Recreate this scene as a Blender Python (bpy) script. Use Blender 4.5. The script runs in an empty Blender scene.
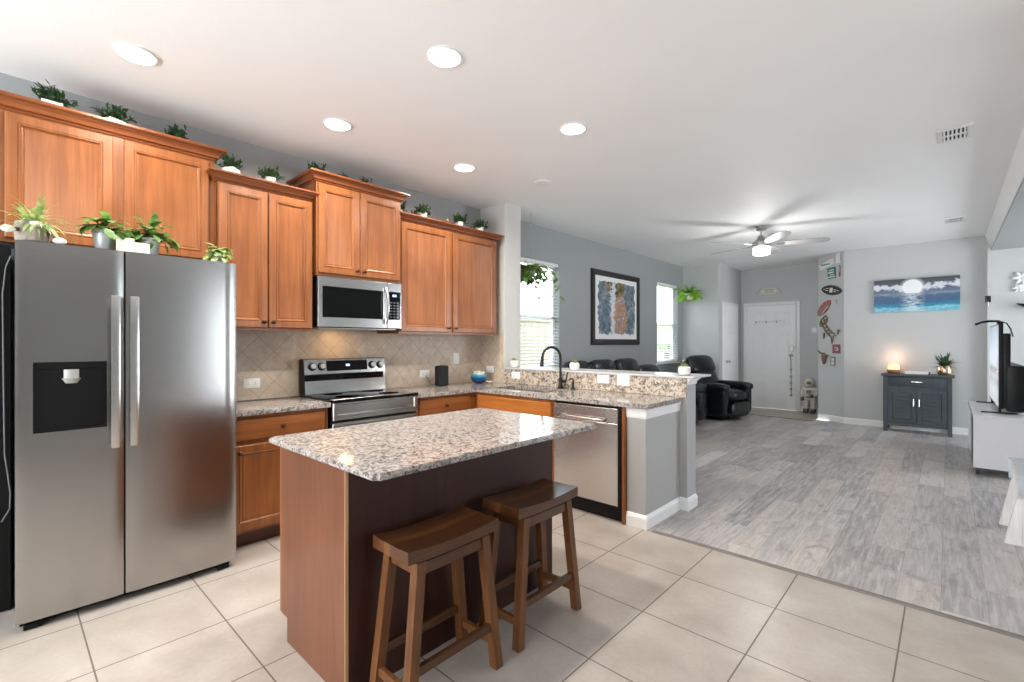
import bpy, bmesh, math, random
from mathutils import Vector, Matrix
random.seed(7)
C = bpy.context.scene
COL = C.collection
PI = math.pi
V = Vector

# ---------------------------------------------------------------- camera, world, light, exposure
cam_d = bpy.data.cameras.new('camera'); cam = bpy.data.objects.new('camera', cam_d); COL.objects.link(cam)
cam_d.sensor_width = 36.0; cam_d.lens = 36.0 * 472 / 1024; cam_d.clip_start = 0.05
cam.location = (0, 0, 1.36)
cam.rotation_euler = (PI / 2, 0, math.radians(42.73))
cam_d.shift_y = -1.5 / 1024 * -1
C.camera = cam
C.view_settings.view_transform = 'Standard'; C.view_settings.look = 'None'
C.view_settings.gamma = 1.0; C.view_settings.use_curve_mapping = False
C.view_settings.exposure = 0.18

w = bpy.data.worlds.new('World'); C.world = w; w.use_nodes = True
w.node_tree.nodes['Background'].inputs[0].default_value = (0.86, 0.93, 1.0, 1)
w.node_tree.nodes['Background'].inputs[1].default_value = 6.5
try:
    C.cycles.max_bounces = 10; C.cycles.diffuse_bounces = 6; C.cycles.glossy_bounces = 5
    C.cycles.use_denoising = True; C.cycles.sample_clamp_indirect = 6.0
    C.cycles.caustics_reflective = False; C.cycles.caustics_refractive = False
except Exception:
    pass

def area(name, loc, target, sx, sy, power, col=(1, 1, 1), shape='RECTANGLE', spread=PI):
    d = bpy.data.lights.new(name, 'AREA'); d.shape = shape; d.size = sx
    if shape in ('RECTANGLE', 'ELLIPSE'): d.size_y = sy
    d.energy = power; d.color = col; d.spread = spread
    o = bpy.data.objects.new(name, d); COL.objects.link(o); o.location = loc
    o.rotation_euler = (V(target) - V(loc)).to_track_quat('-Z', 'Y').to_euler()
    return o

# high sun over the roof, lighting the garden side
sd = bpy.data.lights.new('sun', 'SUN'); sd.energy = 2.0; sd.angle = 0.02; sd.color = (1.0, 0.96, 0.88)
so = bpy.data.objects.new('sun', sd); COL.objects.link(so); so.rotation_euler = (0, math.radians(33), 0)
# added fill lamps standing in for daylight at unseen openings right and behind
area('fill_patio', (3.30, 3.55, 1.25), (0, 3.3, 1.6), 0.7, 2.2, 3.5, (0.97, 0.98, 1.0))
area('fill_rear', (-2.0, -2.75, 1.45), (-1.9, 2, 1.75), 3.4, 2.0, 98, (1.0, 0.985, 0.96))
area('fill_dining', (3.30, 8.1, 1.4), (0, 7.4, 2.7), 1.9, 2.0, 72, (0.96, 0.98, 1.0))
CANS = [(-3.18, 0.49), (-1.99, 1.62), (-3.16, 1.61), (-1.98, 2.79), (-3.12, 2.76), (-1.98, 0.47)]  # last can is unseen, a bare lamp added to help the light
CZ = 2.90
for cx_, cy_ in CANS:
    area('can_light', (cx_, cy_, CZ - 0.03), (cx_, cy_, 0), 0.14, 0.14, 19, (1.0, 0.93, 0.83), 'DISK', math.radians(165))

# ---------------------------------------------------------------- node materials
class NT:
    def __init__(s, name):
        s.m = bpy.data.materials.new(name); s.m.use_nodes = True
        s.t = s.m.node_tree; s.b = s.t.nodes['Principled BSDF']
        s.co = s.t.nodes.new('ShaderNodeTexCoord').outputs['Object']
    def n(s, typ, ins=None, **kw):
        nd = s.t.nodes.new('ShaderNode' + typ)
        for k, v in kw.items(): setattr(nd, k, v)
        for k, v in (ins or {}).items():
            if hasattr(v, 'is_output') or isinstance(v, bpy.types.NodeSocket): s.t.links.new(v, nd.inputs[k])
            else: nd.inputs[k].default_value = v
        return nd
    def math(s, op, a, b=0.0, c=0.0):
        return s.n('Math', {0: a, 1: b, 2: c}, operation=op).outputs[0]
    def sep(s, v=None):
        o = s.n('SeparateXYZ', {0: v or s.co}).outputs; return o[0], o[1], o[2]
    def comb(s, x=0.0, y=0.0, z=0.0): return s.n('CombineXYZ', {0: x, 1: y, 2: z}).outputs[0]
    def map(s, sc=(1, 1, 1), loc=(0, 0, 0), rot=(0, 0, 0), v=None):
        return s.n('Mapping', {0: v or s.co, 1: loc, 2: rot, 3: sc}).outputs[0]
    def noise(s, vec, scale=5.0, detail=3.0, rough=0.5, dist=0.0):
        return s.n('TexNoise', {'Vector': vec, 'Scale': scale, 'Detail': detail, 'Roughness': rough, 'Distortion': dist}).outputs[0]
    def ramp(s, f, stops, interp='LINEAR'):
        nd = s.n('ValToRGB', {0: f}); cr = nd.color_ramp; cr.interpolation = interp
        while len(cr.elements) > 1: cr.elements.remove(cr.elements[-1])
        cr.elements[0].position = stops[0][0]; cr.elements[0].color = tuple(stops[0][1]) + (1,)
        for p, c in stops[1:]:
            e = cr.elements.new(p); e.color = tuple(c) + (1,)
        return nd.outputs[0]
    def mix(s, f, a, b, mode='MIX'):
        nd = s.n('Mix', None, data_type='RGBA', blend_type=mode)
        for i, v in ((0, f), (6, a), (7, b)):
            if isinstance(v, bpy.types.NodeSocket): s.t.links.new(v, nd.inputs[i])
            elif isinstance(v, tuple): nd.inputs[i].default_value = tuple(v) + ((1,) if len(v) == 3 else ())
            else: nd.inputs[i].default_value = v
        return nd.outputs[2]
    def out(s, col=None, rough=0.5, metal=0.0, bump=None, bstr=0.2, bdist=0.01, spec=None, coat=None, **kw):
        def st(k, v):
            if v is None: return
            if isinstance(v, bpy.types.NodeSocket): s.t.links.new(v, s.b.inputs[k])
            else: s.b.inputs[k].default_value = (tuple(v) + (1,)) if isinstance(v, tuple) and len(v) == 3 else v
        st('Base Color', col); st('Roughness', rough); st('Metallic', metal)
        st('Specular IOR Level', spec); st('Coat Weight', coat)
        for k, v in kw.items(): st(k.replace('_', ' '), v)
        if bump is not None:
            b = s.n('Bump', {'Height': bump, 'Strength': bstr, 'Distance': bdist}); s.t.links.new(b.outputs[0], s.b.inputs['Normal'])
        return s.m

def plain(name, col, rough=0.5, metal=0.0, var=0.06, sc=18.0, bstr=0.0, **kw):
    t = NT(name); f = t.noise(t.co, sc, 3)
    c = t.mix(f, tuple(x * (1 - var) for x in col), tuple(min(1, x * (1 + var)) for x in col))
    return t.out(c, rough, metal, f if bstr else None, bstr, 0.01, **kw)

def emit(name, col, strength):
    t = NT(name); return t.out(col, 0.5, 0.0, Emission_Color=col, Emission_Strength=strength)

def wood(name, a, b, axis, sc=1.0, rough=0.32, coat=0.25, dark=None):
    t = NT(name); s = [14 * sc] * 3; s[axis] = 0.9 * sc
    v = t.map(tuple(s)); f = t.noise(v, 2.2, 5, 0.6, 0.4)
    s2 = [60 * sc] * 3; s2[axis] = 1.6 * sc
    g = t.noise(t.map(tuple(s2)), 2.0, 3)
    blotch = t.noise(t.co, 3.0, 2)
    k = t.math('MULTIPLY_ADD', g, 0.35, t.math('MULTIPLY', f, 0.65))
    k = t.math('MULTIPLY_ADD', blotch, 0.35, t.math('MULTIPLY', k, 0.8))
    c = t.ramp(k, [(0.28, dark or a), (0.46, a), (0.7, b)])
    return t.out(c, rough, 0.0, g, 0.04, 0.002, coat=coat, Coat_Roughness=0.22, spec=0.32)

M = {}
CA, CB = (0.178, 0.056, 0.0155), (0.275, 0.097, 0.029)
M['cherry'] = wood('cherry_vertical', CA, CB, 2, 0.8)
M['cherry_h'] = wood('cherry_horizontal_y', CA, CB, 1, 0.8)
M['cherry_hx'] = wood('cherry_horizontal_x', (0.30, 0.092, 0.019), (0.42, 0.148, 0.034), 0, 0.8)
M['cherry_crown'] = wood('cherry_crown', (0.165, 0.046, 0.015), (0.25, 0.080, 0.026), 1, 0.8)
M['panel_wood'] = wood('veneer_end_panel', (0.118, 0.039, 0.0165), (0.165, 0.060, 0.027), 2, 0.9, 0.4)
M['shaded_panel'] = wood('shaded_back_panel', (0.028, 0.0065, 0.0030), (0.044, 0.0105, 0.005), 2, 0.6, 0.55, 0.0)  # wood darkened for the shade on the island's stool side
M['toe'] = plain('toe_kick_brown', (0.09, 0.028, 0.016), 0.5)
def stripwood():
    t = NT('laminated_walnut'); x, y, z = t.sep()
    st = t.math('FLOOR', t.math('MULTIPLY', t.math('ADD', x, 1.0), 26.0)); wn = t.n('TexWhiteNoise', {'W': st}, noise_dimensions='1D').outputs[0]
    g = t.noise(t.map((60, 1.6, 60)), 2.0, 4, 0.6, 0.3)
    k = t.math('MULTIPLY_ADD', wn, 0.55, t.math('MULTIPLY_ADD', g, 0.7, -0.12))
    c = t.ramp(k, [(0.1, (0.030, 0.010, 0.0035)), (0.45, (0.082, 0.029, 0.0085)), (0.75, (0.150, 0.058, 0.018)), (1.0, (0.23, 0.098, 0.034))])
    return t.out(c, 0.30, 0.0, g, 0.04, 0.002, coat=0.2, Coat_Roughness=0.2, spec=0.35)
M['stool'] = stripwood()
M['stool_leg'] = wood('walnut_stool_leg', (0.086, 0.031, 0.0095), (0.165, 0.065, 0.021), 2, 1.2, 0.42, 0.05, (0.05, 0.016, 0.006))
M['pale_edge'] = plain('pale_veneer_edge', (0.45, 0.26, 0.13), 0.5)

def granite(name, sc, base):
    t = NT(name)
    wv = t.n('TexNoise', {'Vector': t.co, 'Scale': 30.0, 'Detail': 2.0}).outputs[1]
    vec = t.n('VectorMath', {0: t.co, 1: t.n('VectorMath', {0: wv, 1: (0.022, 0.022, 0.022)}, operation='MULTIPLY').outputs[0]}, operation='ADD').outputs[0]
    v1 = t.n('TexVoronoi', {'Vector': vec, 'Scale': sc}); k1 = t.sep(v1.outputs[1])[0]
    c1 = t.ramp(k1, [(0.0, base[0]), (0.36, base[1]), (0.58, base[2]), (0.71, base[3]), (0.82, base[4]), (0.91, base[5])], 'CONSTANT')
    v2 = t.n('TexVoronoi', {'Vector': vec, 'Scale': sc * 2.6}); k2 = t.sep(v2.outputs[1])[1]
    c2 = t.ramp(k2, [(0.0, base[0]), (0.42, base[1]), (0.64, base[3]), (0.8, base[4]), (0.91, base[5])], 'CONSTANT')
    big = t.noise(t.co, 7.0, 3)
    c = t.mix(0.38, c1, c2)
    c = t.mix(t.math('MULTIPLY', big, 0.16), c, base[1])
    return t.out(c, 0.08, 0.0, spec=0.42)
M['granite'] = granite('granite_light', 78, [(0.43, 0.395, 0.37), (0.34, 0.305, 0.28), (0.21, 0.19, 0.18), (0.145, 0.135, 0.135), (0.065, 0.046, 0.038), (0.018, 0.017, 0.018)])
M['granite_splash'] = granite('granite_splash', 56, [(0.60, 0.53, 0.45), (0.46, 0.375, 0.30), (0.29, 0.225, 0.175), (0.17, 0.155, 0.145), (0.07, 0.045, 0.033), (0.02, 0.018, 0.018)])

def steel(name, axis, col=(0.43, 0.42, 0.41), rough=0.22, str_=0.10):
    t = NT(name); s = [260] * 3; s[axis] = 1.5
    f = t.noise(t.map(tuple(s)), 1.0, 2); lo = t.noise(t.co, 1.3, 2)
    r = t.math('MULTIPLY_ADD', f, 0.08, t.math('MULTIPLY_ADD', lo, 0.05, rough - 0.06))
    return t.out(col, r, 1.0, f, str_, 0.0008)
M['steel_v'] = steel('brushed_steel_y', 1)
M['steel_x'] = steel('brushed_steel_x', 0, (0.60, 0.555, 0.53), 0.24, 0.005)
M['steel_bright'] = steel('steel_bright', 2, (0.74, 0.735, 0.72), 0.2, 0.02)
M['chrome'] = plain('chrome', (0.75, 0.75, 0.75), 0.12, 1.0, 0.02)
M['nickel'] = plain('brushed_nickel', (0.50, 0.49, 0.47), 0.3, 1.0, 0.03)
M['black_gloss'] = plain('black_glass', (0.004, 0.0045, 0.005), 0.06, 0.0, 0.1, spec=0.22)
M['black'] = plain('black_plastic', (0.006, 0.006, 0.0065), 0.38, spec=0.18)
M['black_matte'] = plain('black_matte', (0.010, 0.010, 0.011), 0.65)
M['charcoal'] = plain('charcoal_fabric', (0.013, 0.015, 0.019), 0.9, 0, 0.2, 300, 0.2)
M['bronze'] = plain('oil_rubbed_bronze', (0.03, 0.027, 0.026), 0.32, 0.8)
M['knob'] = plain('dark_bronze_knob', (0.055, 0.03, 0.02), 0.35, 0.7)
M['white'] = plain('white_plastic', (0.80, 0.80, 0.79), 0.4, 0, 0.02)
M['white_trim'] = plain('white_trim_paint', (0.84, 0.84, 0.84), 0.35, 0, 0.02)
M['white_door'] = plain('white_door_paint', (0.86, 0.87, 0.88), 0.35, 0, 0.02)
M['cream_pot'] = plain('white_ceramic', (0.78, 0.76, 0.72), 0.3, 0, 0.04)
M['grey_tin'] = plain('galvanised_tin', (0.52, 0.55, 0.56), 0.4, 0.3, 0.12, 30)
M['gold'] = plain('rose_gold_pot', (0.80, 0.55, 0.36), 0.25, 1.0, 0.2, 40)
M['leather'] = plain('black_leather', (0.008, 0.009, 0.011), 0.27, 0, 0.2, 60, 0.15, spec=0.5)
M['slate'] = wood('slate_painted_wood', (0.040, 0.050, 0.058), (0.062, 0.075, 0.085), 2, 1.4, 0.5, 0.05)
M['white_gloss'] = plain('white_lacquer', (0.66, 0.66, 0.68), 0.3, 0, 0.02)
M['whitewash'] = wood('whitewashed_wood', (0.62, 0.61, 0.60), (0.80, 0.79, 0.78), 2, 1.0, 0.6, 0.0, (0.22, 0.20, 0.19))
M['fleece'] = plain('white_fleece', (0.72, 0.75, 0.79), 0.9, 0, 0.12, 40, 0.6)
M['soil'] = plain('potting_soil', (0.05, 0.035, 0.022), 0.9, 0, 0.4, 120)
M['fan_blade'] = wood('grey_fan_blade', (0.36, 0.35, 0.35), (0.46, 0.45, 0.45), 0, 1.2, 0.4, 0.0)
M['glow'] = emit('lamp_glow', (1.0, 0.97, 0.92), 9.0)
M['fan_glow'] = emit('fan_light_glow', (1.0, 0.99, 0.97), 3.2)
M['blind'] = plain('white_blind', (0.82, 0.82, 0.80), 0.5, 0, 0.02)
M['cord'] = plain('grey_cord', (0.45, 0.46, 0.47), 0.5); M['dim_cord'] = plain('dim_grey_cord', (0.16, 0.165, 0.17), 0.6)
M['sensor'] = plain('sensor_grey', (0.45, 0.44, 0.42), 0.5)
M['terracotta'] = plain('terracotta', (0.36, 0.15, 0.07), 0.6)
M['knit'] = plain('grey_knit', (0.27, 0.235, 0.205), 0.9, 0, 0.35, 60, 0.4)
M['paper'] = plain('cream_card', (0.78, 0.72, 0.58), 0.7, 0, 0.05)
def leafmat(name, a, b, rough=0.45):
    t = NT(name); f = t.noise(t.co, 28.0, 2); c = t.ramp(f, [(0.3, a), (0.65, b)])
    m = t.out(c, rough, 0.0)
    tr = t.n('BsdfTranslucent', {0: c}); mx = t.n('MixShader', {0: 0.35}); L = t.t.links
    L.new(t.b.outputs[0], mx.inputs[1]); L.new(tr.outputs[0], mx.inputs[2]); L.new(mx.outputs[0], t.t.nodes['Material Output'].inputs[0])
    return m
M['leaf_dark'] = leafmat('leaf_dark_green', (0.015, 0.045, 0.018), (0.06, 0.14, 0.05))
M['leaf_mid'] = leafmat('leaf_mid_green', (0.035, 0.12, 0.028), (0.17, 0.32, 0.07))
M['leaf_lime'] = leafmat('leaf_lime_green', (0.18, 0.42, 0.03), (0.45, 0.75, 0.09))
M['leaf_pale'] = leafmat('leaf_striped_green', (0.11, 0.24, 0.04), (0.46, 0.54, 0.22))
M['stem'] = plain('plant_stem', (0.36, 0.28, 0.09), 0.6)

def wallmat(name, col, bs=0.05):
    t = NT(name); f = t.noise(t.co, 90.0, 3); g = t.noise(t.co, 1.2, 2)
    return t.out(t.mix(g, tuple(x * 0.97 for x in col), tuple(min(1, x * 1.03) for x in col)), 0.6, 0.0, f, bs, 0.004, spec=0.3)
M['wall'] = wallmat('grey_wall_paint', (0.53, 0.54, 0.535))
M['wall_dimmed'] = wallmat('dimmed_wall_grey', (0.33, 0.348, 0.35))  # wall grey darkened and cooled for the shade on the backlit left wall
M['ceiling'] = wallmat('ceiling_texture', (0.91, 0.91, 0.91), 0.16)

def tilemat():
    t = NT('floor_tile'); x, y, z = t.sep()
    S = 0.4866
    u = t.math('DIVIDE', t.math('ADD', x, 0.162 + 20 * S), S); v = t.math('DIVIDE', t.math('ADD', y, -3.172 + 30 * 0.485), 0.485)
    def line(q):
        fr = t.math('FRACT', q); d = t.math('MINIMUM', fr, t.math('SUBTRACT', 1.0, fr)); return t.math('LESS_THAN', d, 0.0065)
    g = t.math('MAXIMUM', line(u), line(v))
    wn = t.n('TexWhiteNoise', {'Vector': t.comb(t.math('FLOOR', u), t.math('FLOOR', v))}, noise_dimensions='2D').outputs[0]
    cl = t.noise(t.co, 4.0, 5, 0.5, 0.3); fine = t.noise(t.co, 45.0, 3)
    k = t.math('MULTIPLY_ADD', fine, 0.25, t.math('MULTIPLY', cl, 0.75))
    c = t.ramp(k, [(0.30, (0.325, 0.283, 0.247)), (0.5, (0.385, 0.342, 0.305)), (0.68, (0.44, 0.405, 0.365))])
    c = t.mix(t.math('MULTIPLY', wn, 0.16), c, (0.30, 0.26, 0.215))
    c = t.mix(g, c, (0.13, 0.105, 0.085))
    r = t.math('MULTIPLY_ADD', g, 0.4, t.math('MULTIPLY_ADD', fine, 0.06, 0.27))
    return t.out(c, r, 0.0, t.math('SUBTRACT', t.math('MULTIPLY', fine, 0.03), g), 0.25, 0.004)
M['tile'] = tilemat()
M['entry_tile'] = plain('entry_tile', (0.40, 0.35, 0.28), 0.35, 0, 0.1, 6)

def plankmat():
    t = NT('vinyl_plank'); x, y, z = t.sep(); W = 0.178
    u = t.math('DIVIDE', t.math('ADD', x, 0.562 + 40 * W), W); iu = t.math('FLOOR', u)
    off = t.n('TexWhiteNoise', {'W': iu}, noise_dimensions='1D').outputs[0]
    v = t.math('ADD', t.math('DIVIDE', y, 1.22), t.math('MULTIPLY', off, 3.7)); iv = t.math('FLOOR', v)
    wn = t.n('TexWhiteNoise', {'Vector': t.comb(iu, iv)}, noise_dimensions='2D').outputs[0]
    fu = t.math('FRACT', u); fv = t.math('FRACT', v)
    g = t.math('MAXIMUM', t.math('LESS_THAN', fu, 0.012), t.math('LESS_THAN', fv, 0.0025))
    sh = t.comb(t.math('MULTIPLY_ADD', wn, 9.0, x), t.math('MULTIPLY_ADD', wn, 5.0, y), 0.0)
    gr = t.noise(t.map((16, 1.3, 1), v=sh), 2.4, 6, 0.65, 0.5); kn = t.noise(t.map((5, 2.0, 1), v=sh), 2.0, 5, 0.7, 1.0)
    base = t.ramp(wn, [(0.0, (0.22, 0.21, 0.215)), (0.25, (0.28, 0.267, 0.268)), (0.55, (0.37, 0.352, 0.348)), (0.8, (0.40, 0.357, 0.33)), (1.0, (0.55, 0.53, 0.51))])
    c = t.mix(t.math('MULTIPLY', t.ramp(gr, [(0.40, (0, 0, 0)), (0.66, (1, 1, 1))]), 0.62), base, (0.60, 0.575, 0.56))
    c = t.mix(t.math('MULTIPLY', t.ramp(kn, [(0.30, (1, 1, 1)), (0.47, (0, 0, 0))]), 0.6), c, (0.15, 0.142, 0.145))
    c = t.mix(t.math('MULTIPLY', g, 0.6), c, (0.1, 0.1, 0.1))
    return t.out(c, t.math('MULTIPLY_ADD', gr, 0.2, 0.27), 0.0, t.math('SUBTRACT', gr, g), 0.10, 0.003)
M['plank'] = plankmat()

def splashmat():
    t = NT('diagonal_backsplash_tile'); x, y, z = t.sep(); D = 0.235
    h = t.math('SUBTRACT', t.math('ADD', x, y), -3.966 + 1.253); zz = t.math('SUBTRACT', z, 1.287)
    u = t.math('DIVIDE', t.math('ADD', h, zz), D); v = t.math('DIVIDE', t.math('SUBTRACT', h, zz), D)
    def line(q):
        fr = t.math('FRACT', t.math('ADD', q, 40.0)); d = t.math('MINIMUM', fr, t.math('SUBTRACT', 1.0, fr)); return t.math('LESS_THAN', d, 0.014)
    g = t.math('MAXIMUM', line(u), line(v))
    wn = t.n('TexWhiteNoise', {'Vector': t.comb(t.math('FLOOR', u), t.math('FLOOR', v))}, noise_dimensions='2D').outputs[0]
    cl = t.noise(t.co, 14.0, 5, 0.6, 0.5)
    c = t.ramp(cl, [(0.3, (0.46, 0.37, 0.285)), (0.6, (0.58, 0.49, 0.395)), (0.8, (0.64, 0.56, 0.47))])
    c = t.mix(t.math('MULTIPLY', wn, 0.22), c, (0.40, 0.31, 0.23))
    c = t.mix(t.math('MULTIPLY', g, 0.75), c, (0.30, 0.23, 0.17))
    return t.out(c, 0.45, 0.0, t.math('SUBTRACT', cl, t.math('MULTIPLY', g, 2.0)), 0.2, 0.003)
M['splash'] = splashmat()

# ---------------------------------------------------------------- mesh helpers
def box(bm, x0, x1, y0, y1, z0, z1, bev=0.0, seg=1, mat=None):
    r = bmesh.ops.create_cube(bm, size=1.0)
    vs = r['verts']
    for v in vs:
        v.co = V(((x0 + x1) / 2 + v.co.x * (x1 - x0), (y0 + y1) / 2 + v.co.y * (y1 - y0), (z0 + z1) / 2 + v.co.z * (z1 - z0)))
    if bev:
        es = list({e for v in vs for e in v.link_edges})
        r2 = bmesh.ops.bevel(bm, geom=es, offset=bev, segments=seg, affect='EDGES', profile=0.7)
        vs = list({v for f in r2['faces'] for v in f.verts} | {v for v in vs if v.is_valid})
    if mat is not None:
        for v in vs: v.co = mat @ v.co
    return vs

def cyl(bm, p0, p1, r0, r1=None, seg=20, caps=True):
    p0, p1 = V(p0), V(p1); r1 = r0 if r1 is None else r1
    d = p1 - p0; q = d.to_track_quat('Z', 'Y').to_matrix().to_4x4()
    m = Matrix.Translation((p0 + p1) / 2) @ q
    return bmesh.ops.create_cone(bm, cap_ends=caps, segments=seg, radius1=r0, radius2=r1, depth=d.length, matrix=m)['verts']

def sph(bm, c, r, u=16, v=10, mat=None):
    if not hasattr(r, '__len__'): r = (r, r, r)
    m = Matrix.Translation(V(c)) @ (mat or Matrix.Identity(4)) @ Matrix.Diagonal((r[0], r[1], r[2], 1))
    return bmesh.ops.create_uvsphere(bm, u_segments=u, v_segments=v, radius=1.0, matrix=m)['verts']

def lathe(bm, prof, c=(0, 0, 0), seg=28, mat=None, wob=None):
    rings = []
    for r, z in prof:
        ring = []
        for i in range(seg):
            a = 2 * PI * i / seg; rr = r * (wob(a, z) if wob else 1)
            p = V((rr * math.cos(a), rr * math.sin(a), z))
            if mat is not None: p = mat @ p
            ring.append(bm.verts.new(p + V(c)))
        rings.append(ring)
    for a, b in zip(rings, rings[1:]):
        for i in range(seg):
            bm.faces.new((a[i], a[(i + 1) % seg], b[(i + 1) % seg], b[i]))
    if prof[0][0] > 1e-5: bm.faces.new(rings[0][::-1])
    if prof[-1][0] > 1e-5: bm.faces.new(rings[-1])

def tube(bm, pts, r, seg=8, caps=True):
    pts = [V(p) for p in pts]; n = len(pts)
    rs = r if hasattr(r, '__len__') else [r] * n
    rings = []; up = V((0, 0, 1)); prev = None
    for i, p in enumerate(pts):
        t = (pts[min(i + 1, n - 1)] - pts[max(i - 1, 0)]).normalized()
        a = prev - t * prev.dot(t) if prev is not None else (up.cross(t) if abs(t.dot(up)) < 0.95 else V((1, 0, 0)).cross(t))
        a.normalize(); prev = a.copy(); b = t.cross(a)
        rings.append([bm.verts.new(p + (a * math.cos(2 * PI * k / seg) + b * math.sin(2 * PI * k / seg)) * rs[i]) for k in range(seg)])
    for A, B in zip(rings, rings[1:]):
        for k in range(seg): bm.faces.new((A[k], A[(k + 1) % seg], B[(k + 1) % seg], B[k]))
    if caps:
        bm.faces.new(rings[0][::-1]); bm.faces.new(rings[-1])

def prism(bm, poly, f0, f1):
    """poly of 2-D points; f0, f1 map a 2-D point to the two end positions"""
    A = [bm.verts.new(f0(*p)) for p in poly]; B = [bm.verts.new(f1(*p)) for p in poly]
    n = len(poly)
    bm.faces.new(A[::-1]); bm.faces.new(B)
    for i in range(n): bm.faces.new((A[i], A[(i + 1) % n], B[(i + 1) % n], B[i]))

def sweep(bm, path, prof):
    """profile (out, z) swept along an open xy path with mitred corners; outward = right of travel"""
    P = [V((p[0], p[1])) for p in path]; rings = []
    for i, p in enumerate(P):
        ns = []
        if i > 0: d = (P[i] - P[i - 1]).normalized(); ns.append(V((d.y, -d.x)))
        if i < len(P) - 1: d = (P[i + 1] - P[i]).normalized(); ns.append(V((d.y, -d.x)))
        n = ns[0] if len(ns) == 1 else (ns[0] + ns[1]) / (1 + ns[0].dot(ns[1]))
        rings.append([bm.verts.new((p.x + n.x * o, p.y + n.y * o, z)) for o, z in prof])
    k = len(prof)
    for A, B in zip(rings, rings[1:]):
        for j in range(k): bm.faces.new((A[j], A[(j + 1) % k], B[(j + 1) % k], B[j]))
    bm.faces.new(rings[0][::-1]); bm.faces.new(rings[-1])

def FX(x0): return lambda u, v, n: (x0 + n, u, v)          # faces +X : u = y, v = z
def FY(y0): return lambda u, v, n: (u, y0 - n, v)          # faces -Y : u = x, v = z
def loops(bm, F, u0, u1, v0, v1, lv, close=True):
    """stack of inset rectangles (inset, height) -> stepped panel"""
    R = []
    for ins, h in lv:
        iu, iv = ins if hasattr(ins, '__len__') else (ins, ins)
        R.append([bm.verts.new(F(a, b, h)) for a, b in ((u0 + iu, v0 + iv), (u1 - iu, v0 + iv), (u1 - iu, v1 - iv), (u0 + iu, v1 - iv))])
    for A, B in zip(R, R[1:]):
        for i in range(4): bm.faces.new((A[i], A[(i + 1) % 4], B[(i + 1) % 4], B[i]))
    if close: bm.faces.new(R[-1])
    bm.faces.new(R[0][::-1])

ORG = {}
def B(): return bmesh.new()
def obj(name, bm, mat, parent=None, smooth=True, angle=35, local=False):
    """link bm as one mesh object; vertices are given in world coordinates (or in the thing's own when it sits at the origin)"""
    bmesh.ops.recalc_face_normals(bm, faces=bm.faces[:])
    o0 = V((0, 0, 0))
    if parent is not None: o0 = ORG.get(parent.name, o0)
    elif not local and len(bm.verts):
        xs = [v.co for v in bm.verts]
        o0 = V(((min(c.x for c in xs) + max(c.x for c in xs)) / 2, (min(c.y for c in xs) + max(c.y for c in xs)) / 2, min(c.z for c in xs)))
        if STRUCT[0]: o0 = V((0, 0, 0))
    if o0.length: bmesh.ops.translate(bm, verts=bm.verts, vec=-o0)
    me = bpy.data.meshes.new(name); bm.to_mesh(me); bm.free()
    if smooth:
        for p in me.polygons: p.use_smooth = True
        try: me.set_sharp_from_angle(angle=math.radians(angle))
        except Exception: pass
    for m in (mat if isinstance(mat, (list, tuple)) else [mat]): me.materials.append(M[m])
    o = bpy.data.objects.new(name, me); COL.objects.link(o)
    if parent is not None: o.parent = parent
    else: o.location = o0
    ORG[o.name] = o0
    return o
STRUCT = [False]
def struct(name, bm, mat, parent=None, smooth=False):
    STRUCT[0] = True; o = obj(name, bm, mat, parent, smooth); STRUCT[0] = False
    if parent is None: o['kind'] = 'structure'
    return o
def thing(name, label, cat, loc=(0, 0, 0), group=None):
    o = bpy.data.objects.new(name, None); COL.objects.link(o); o.location = loc; o.empty_display_size = 0.1
    o['label'] = label; o['category'] = cat
    if group: o['group'] = group
    ORG[o.name] = V(loc); return o
def tag(o, label, cat, group=None):
    o['label'] = label; o['category'] = cat
    if group: o['group'] = group
    return o
def dup(root, loc, rz=0.0, label=None, group=None, scale=None):
    def cp(o, par):
        c = o.copy(); COL.objects.link(c)
        if par is not None: c.parent = par
        for ch in [x for x in bpy.data.objects if x.parent == o]: cp(ch, c)
        return c
    r = cp(root, None); r.location = loc; r.rotation_euler = (0, 0, rz)
    if scale: r.scale = (scale,) * 3
    if label: r['label'] = label
    if group: r['group'] = group
    return r

# ---------------------------------------------------------------- the setting
XW, H, YF = -3.97, 2.90, 9.62
bm = B(); box(bm, -4.12, 3.4, -2.9, 3.185, -0.1, 0.0); struct('floor', bm, 'tile')
bm = B(); box(bm, -4.12, 3.4, 3.185, 9.75, -0.1, 0.0); struct('floor_living', bm, 'plank')
bm = B(); prism(bm, [(-3.24, 9.66), (-1.72, 9.52), (-1.70, 9.90), (-1.70, 10.74), (-3.24, 10.74)], lambda x, y: (x, y, -0.09), lambda x, y: (x, y, 0.003)); struct('floor_entry', bm, 'entry_tile')
M['strip'] = plain('transition_strip', (0.16, 0.14, 0.13), 0.45)
bm = B(); loops(bm, lambda u, v, n: (u, v, n), -1.56, 3.3, 3.165, 3.205, [(0, 0.0005), ((0, .004), 0.007), ((0, .012), 0.009)]); struct('trim_1', bm, 'strip')
bm = B(); prism(bm, [(-3.24, 9.645), (-1.72, 9.505), (-1.72, 9.535), (-3.24, 9.675)], lambda x, y: (x, y, 0.0005), lambda x, y: (x, y, 0.008)); struct('trim_2', bm, 'strip')
bm = B(); box(bm, -4.12, 3.4, -2.9, 10.95, H, H + 0.12); struct('ceiling', bm, 'ceiling')

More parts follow.
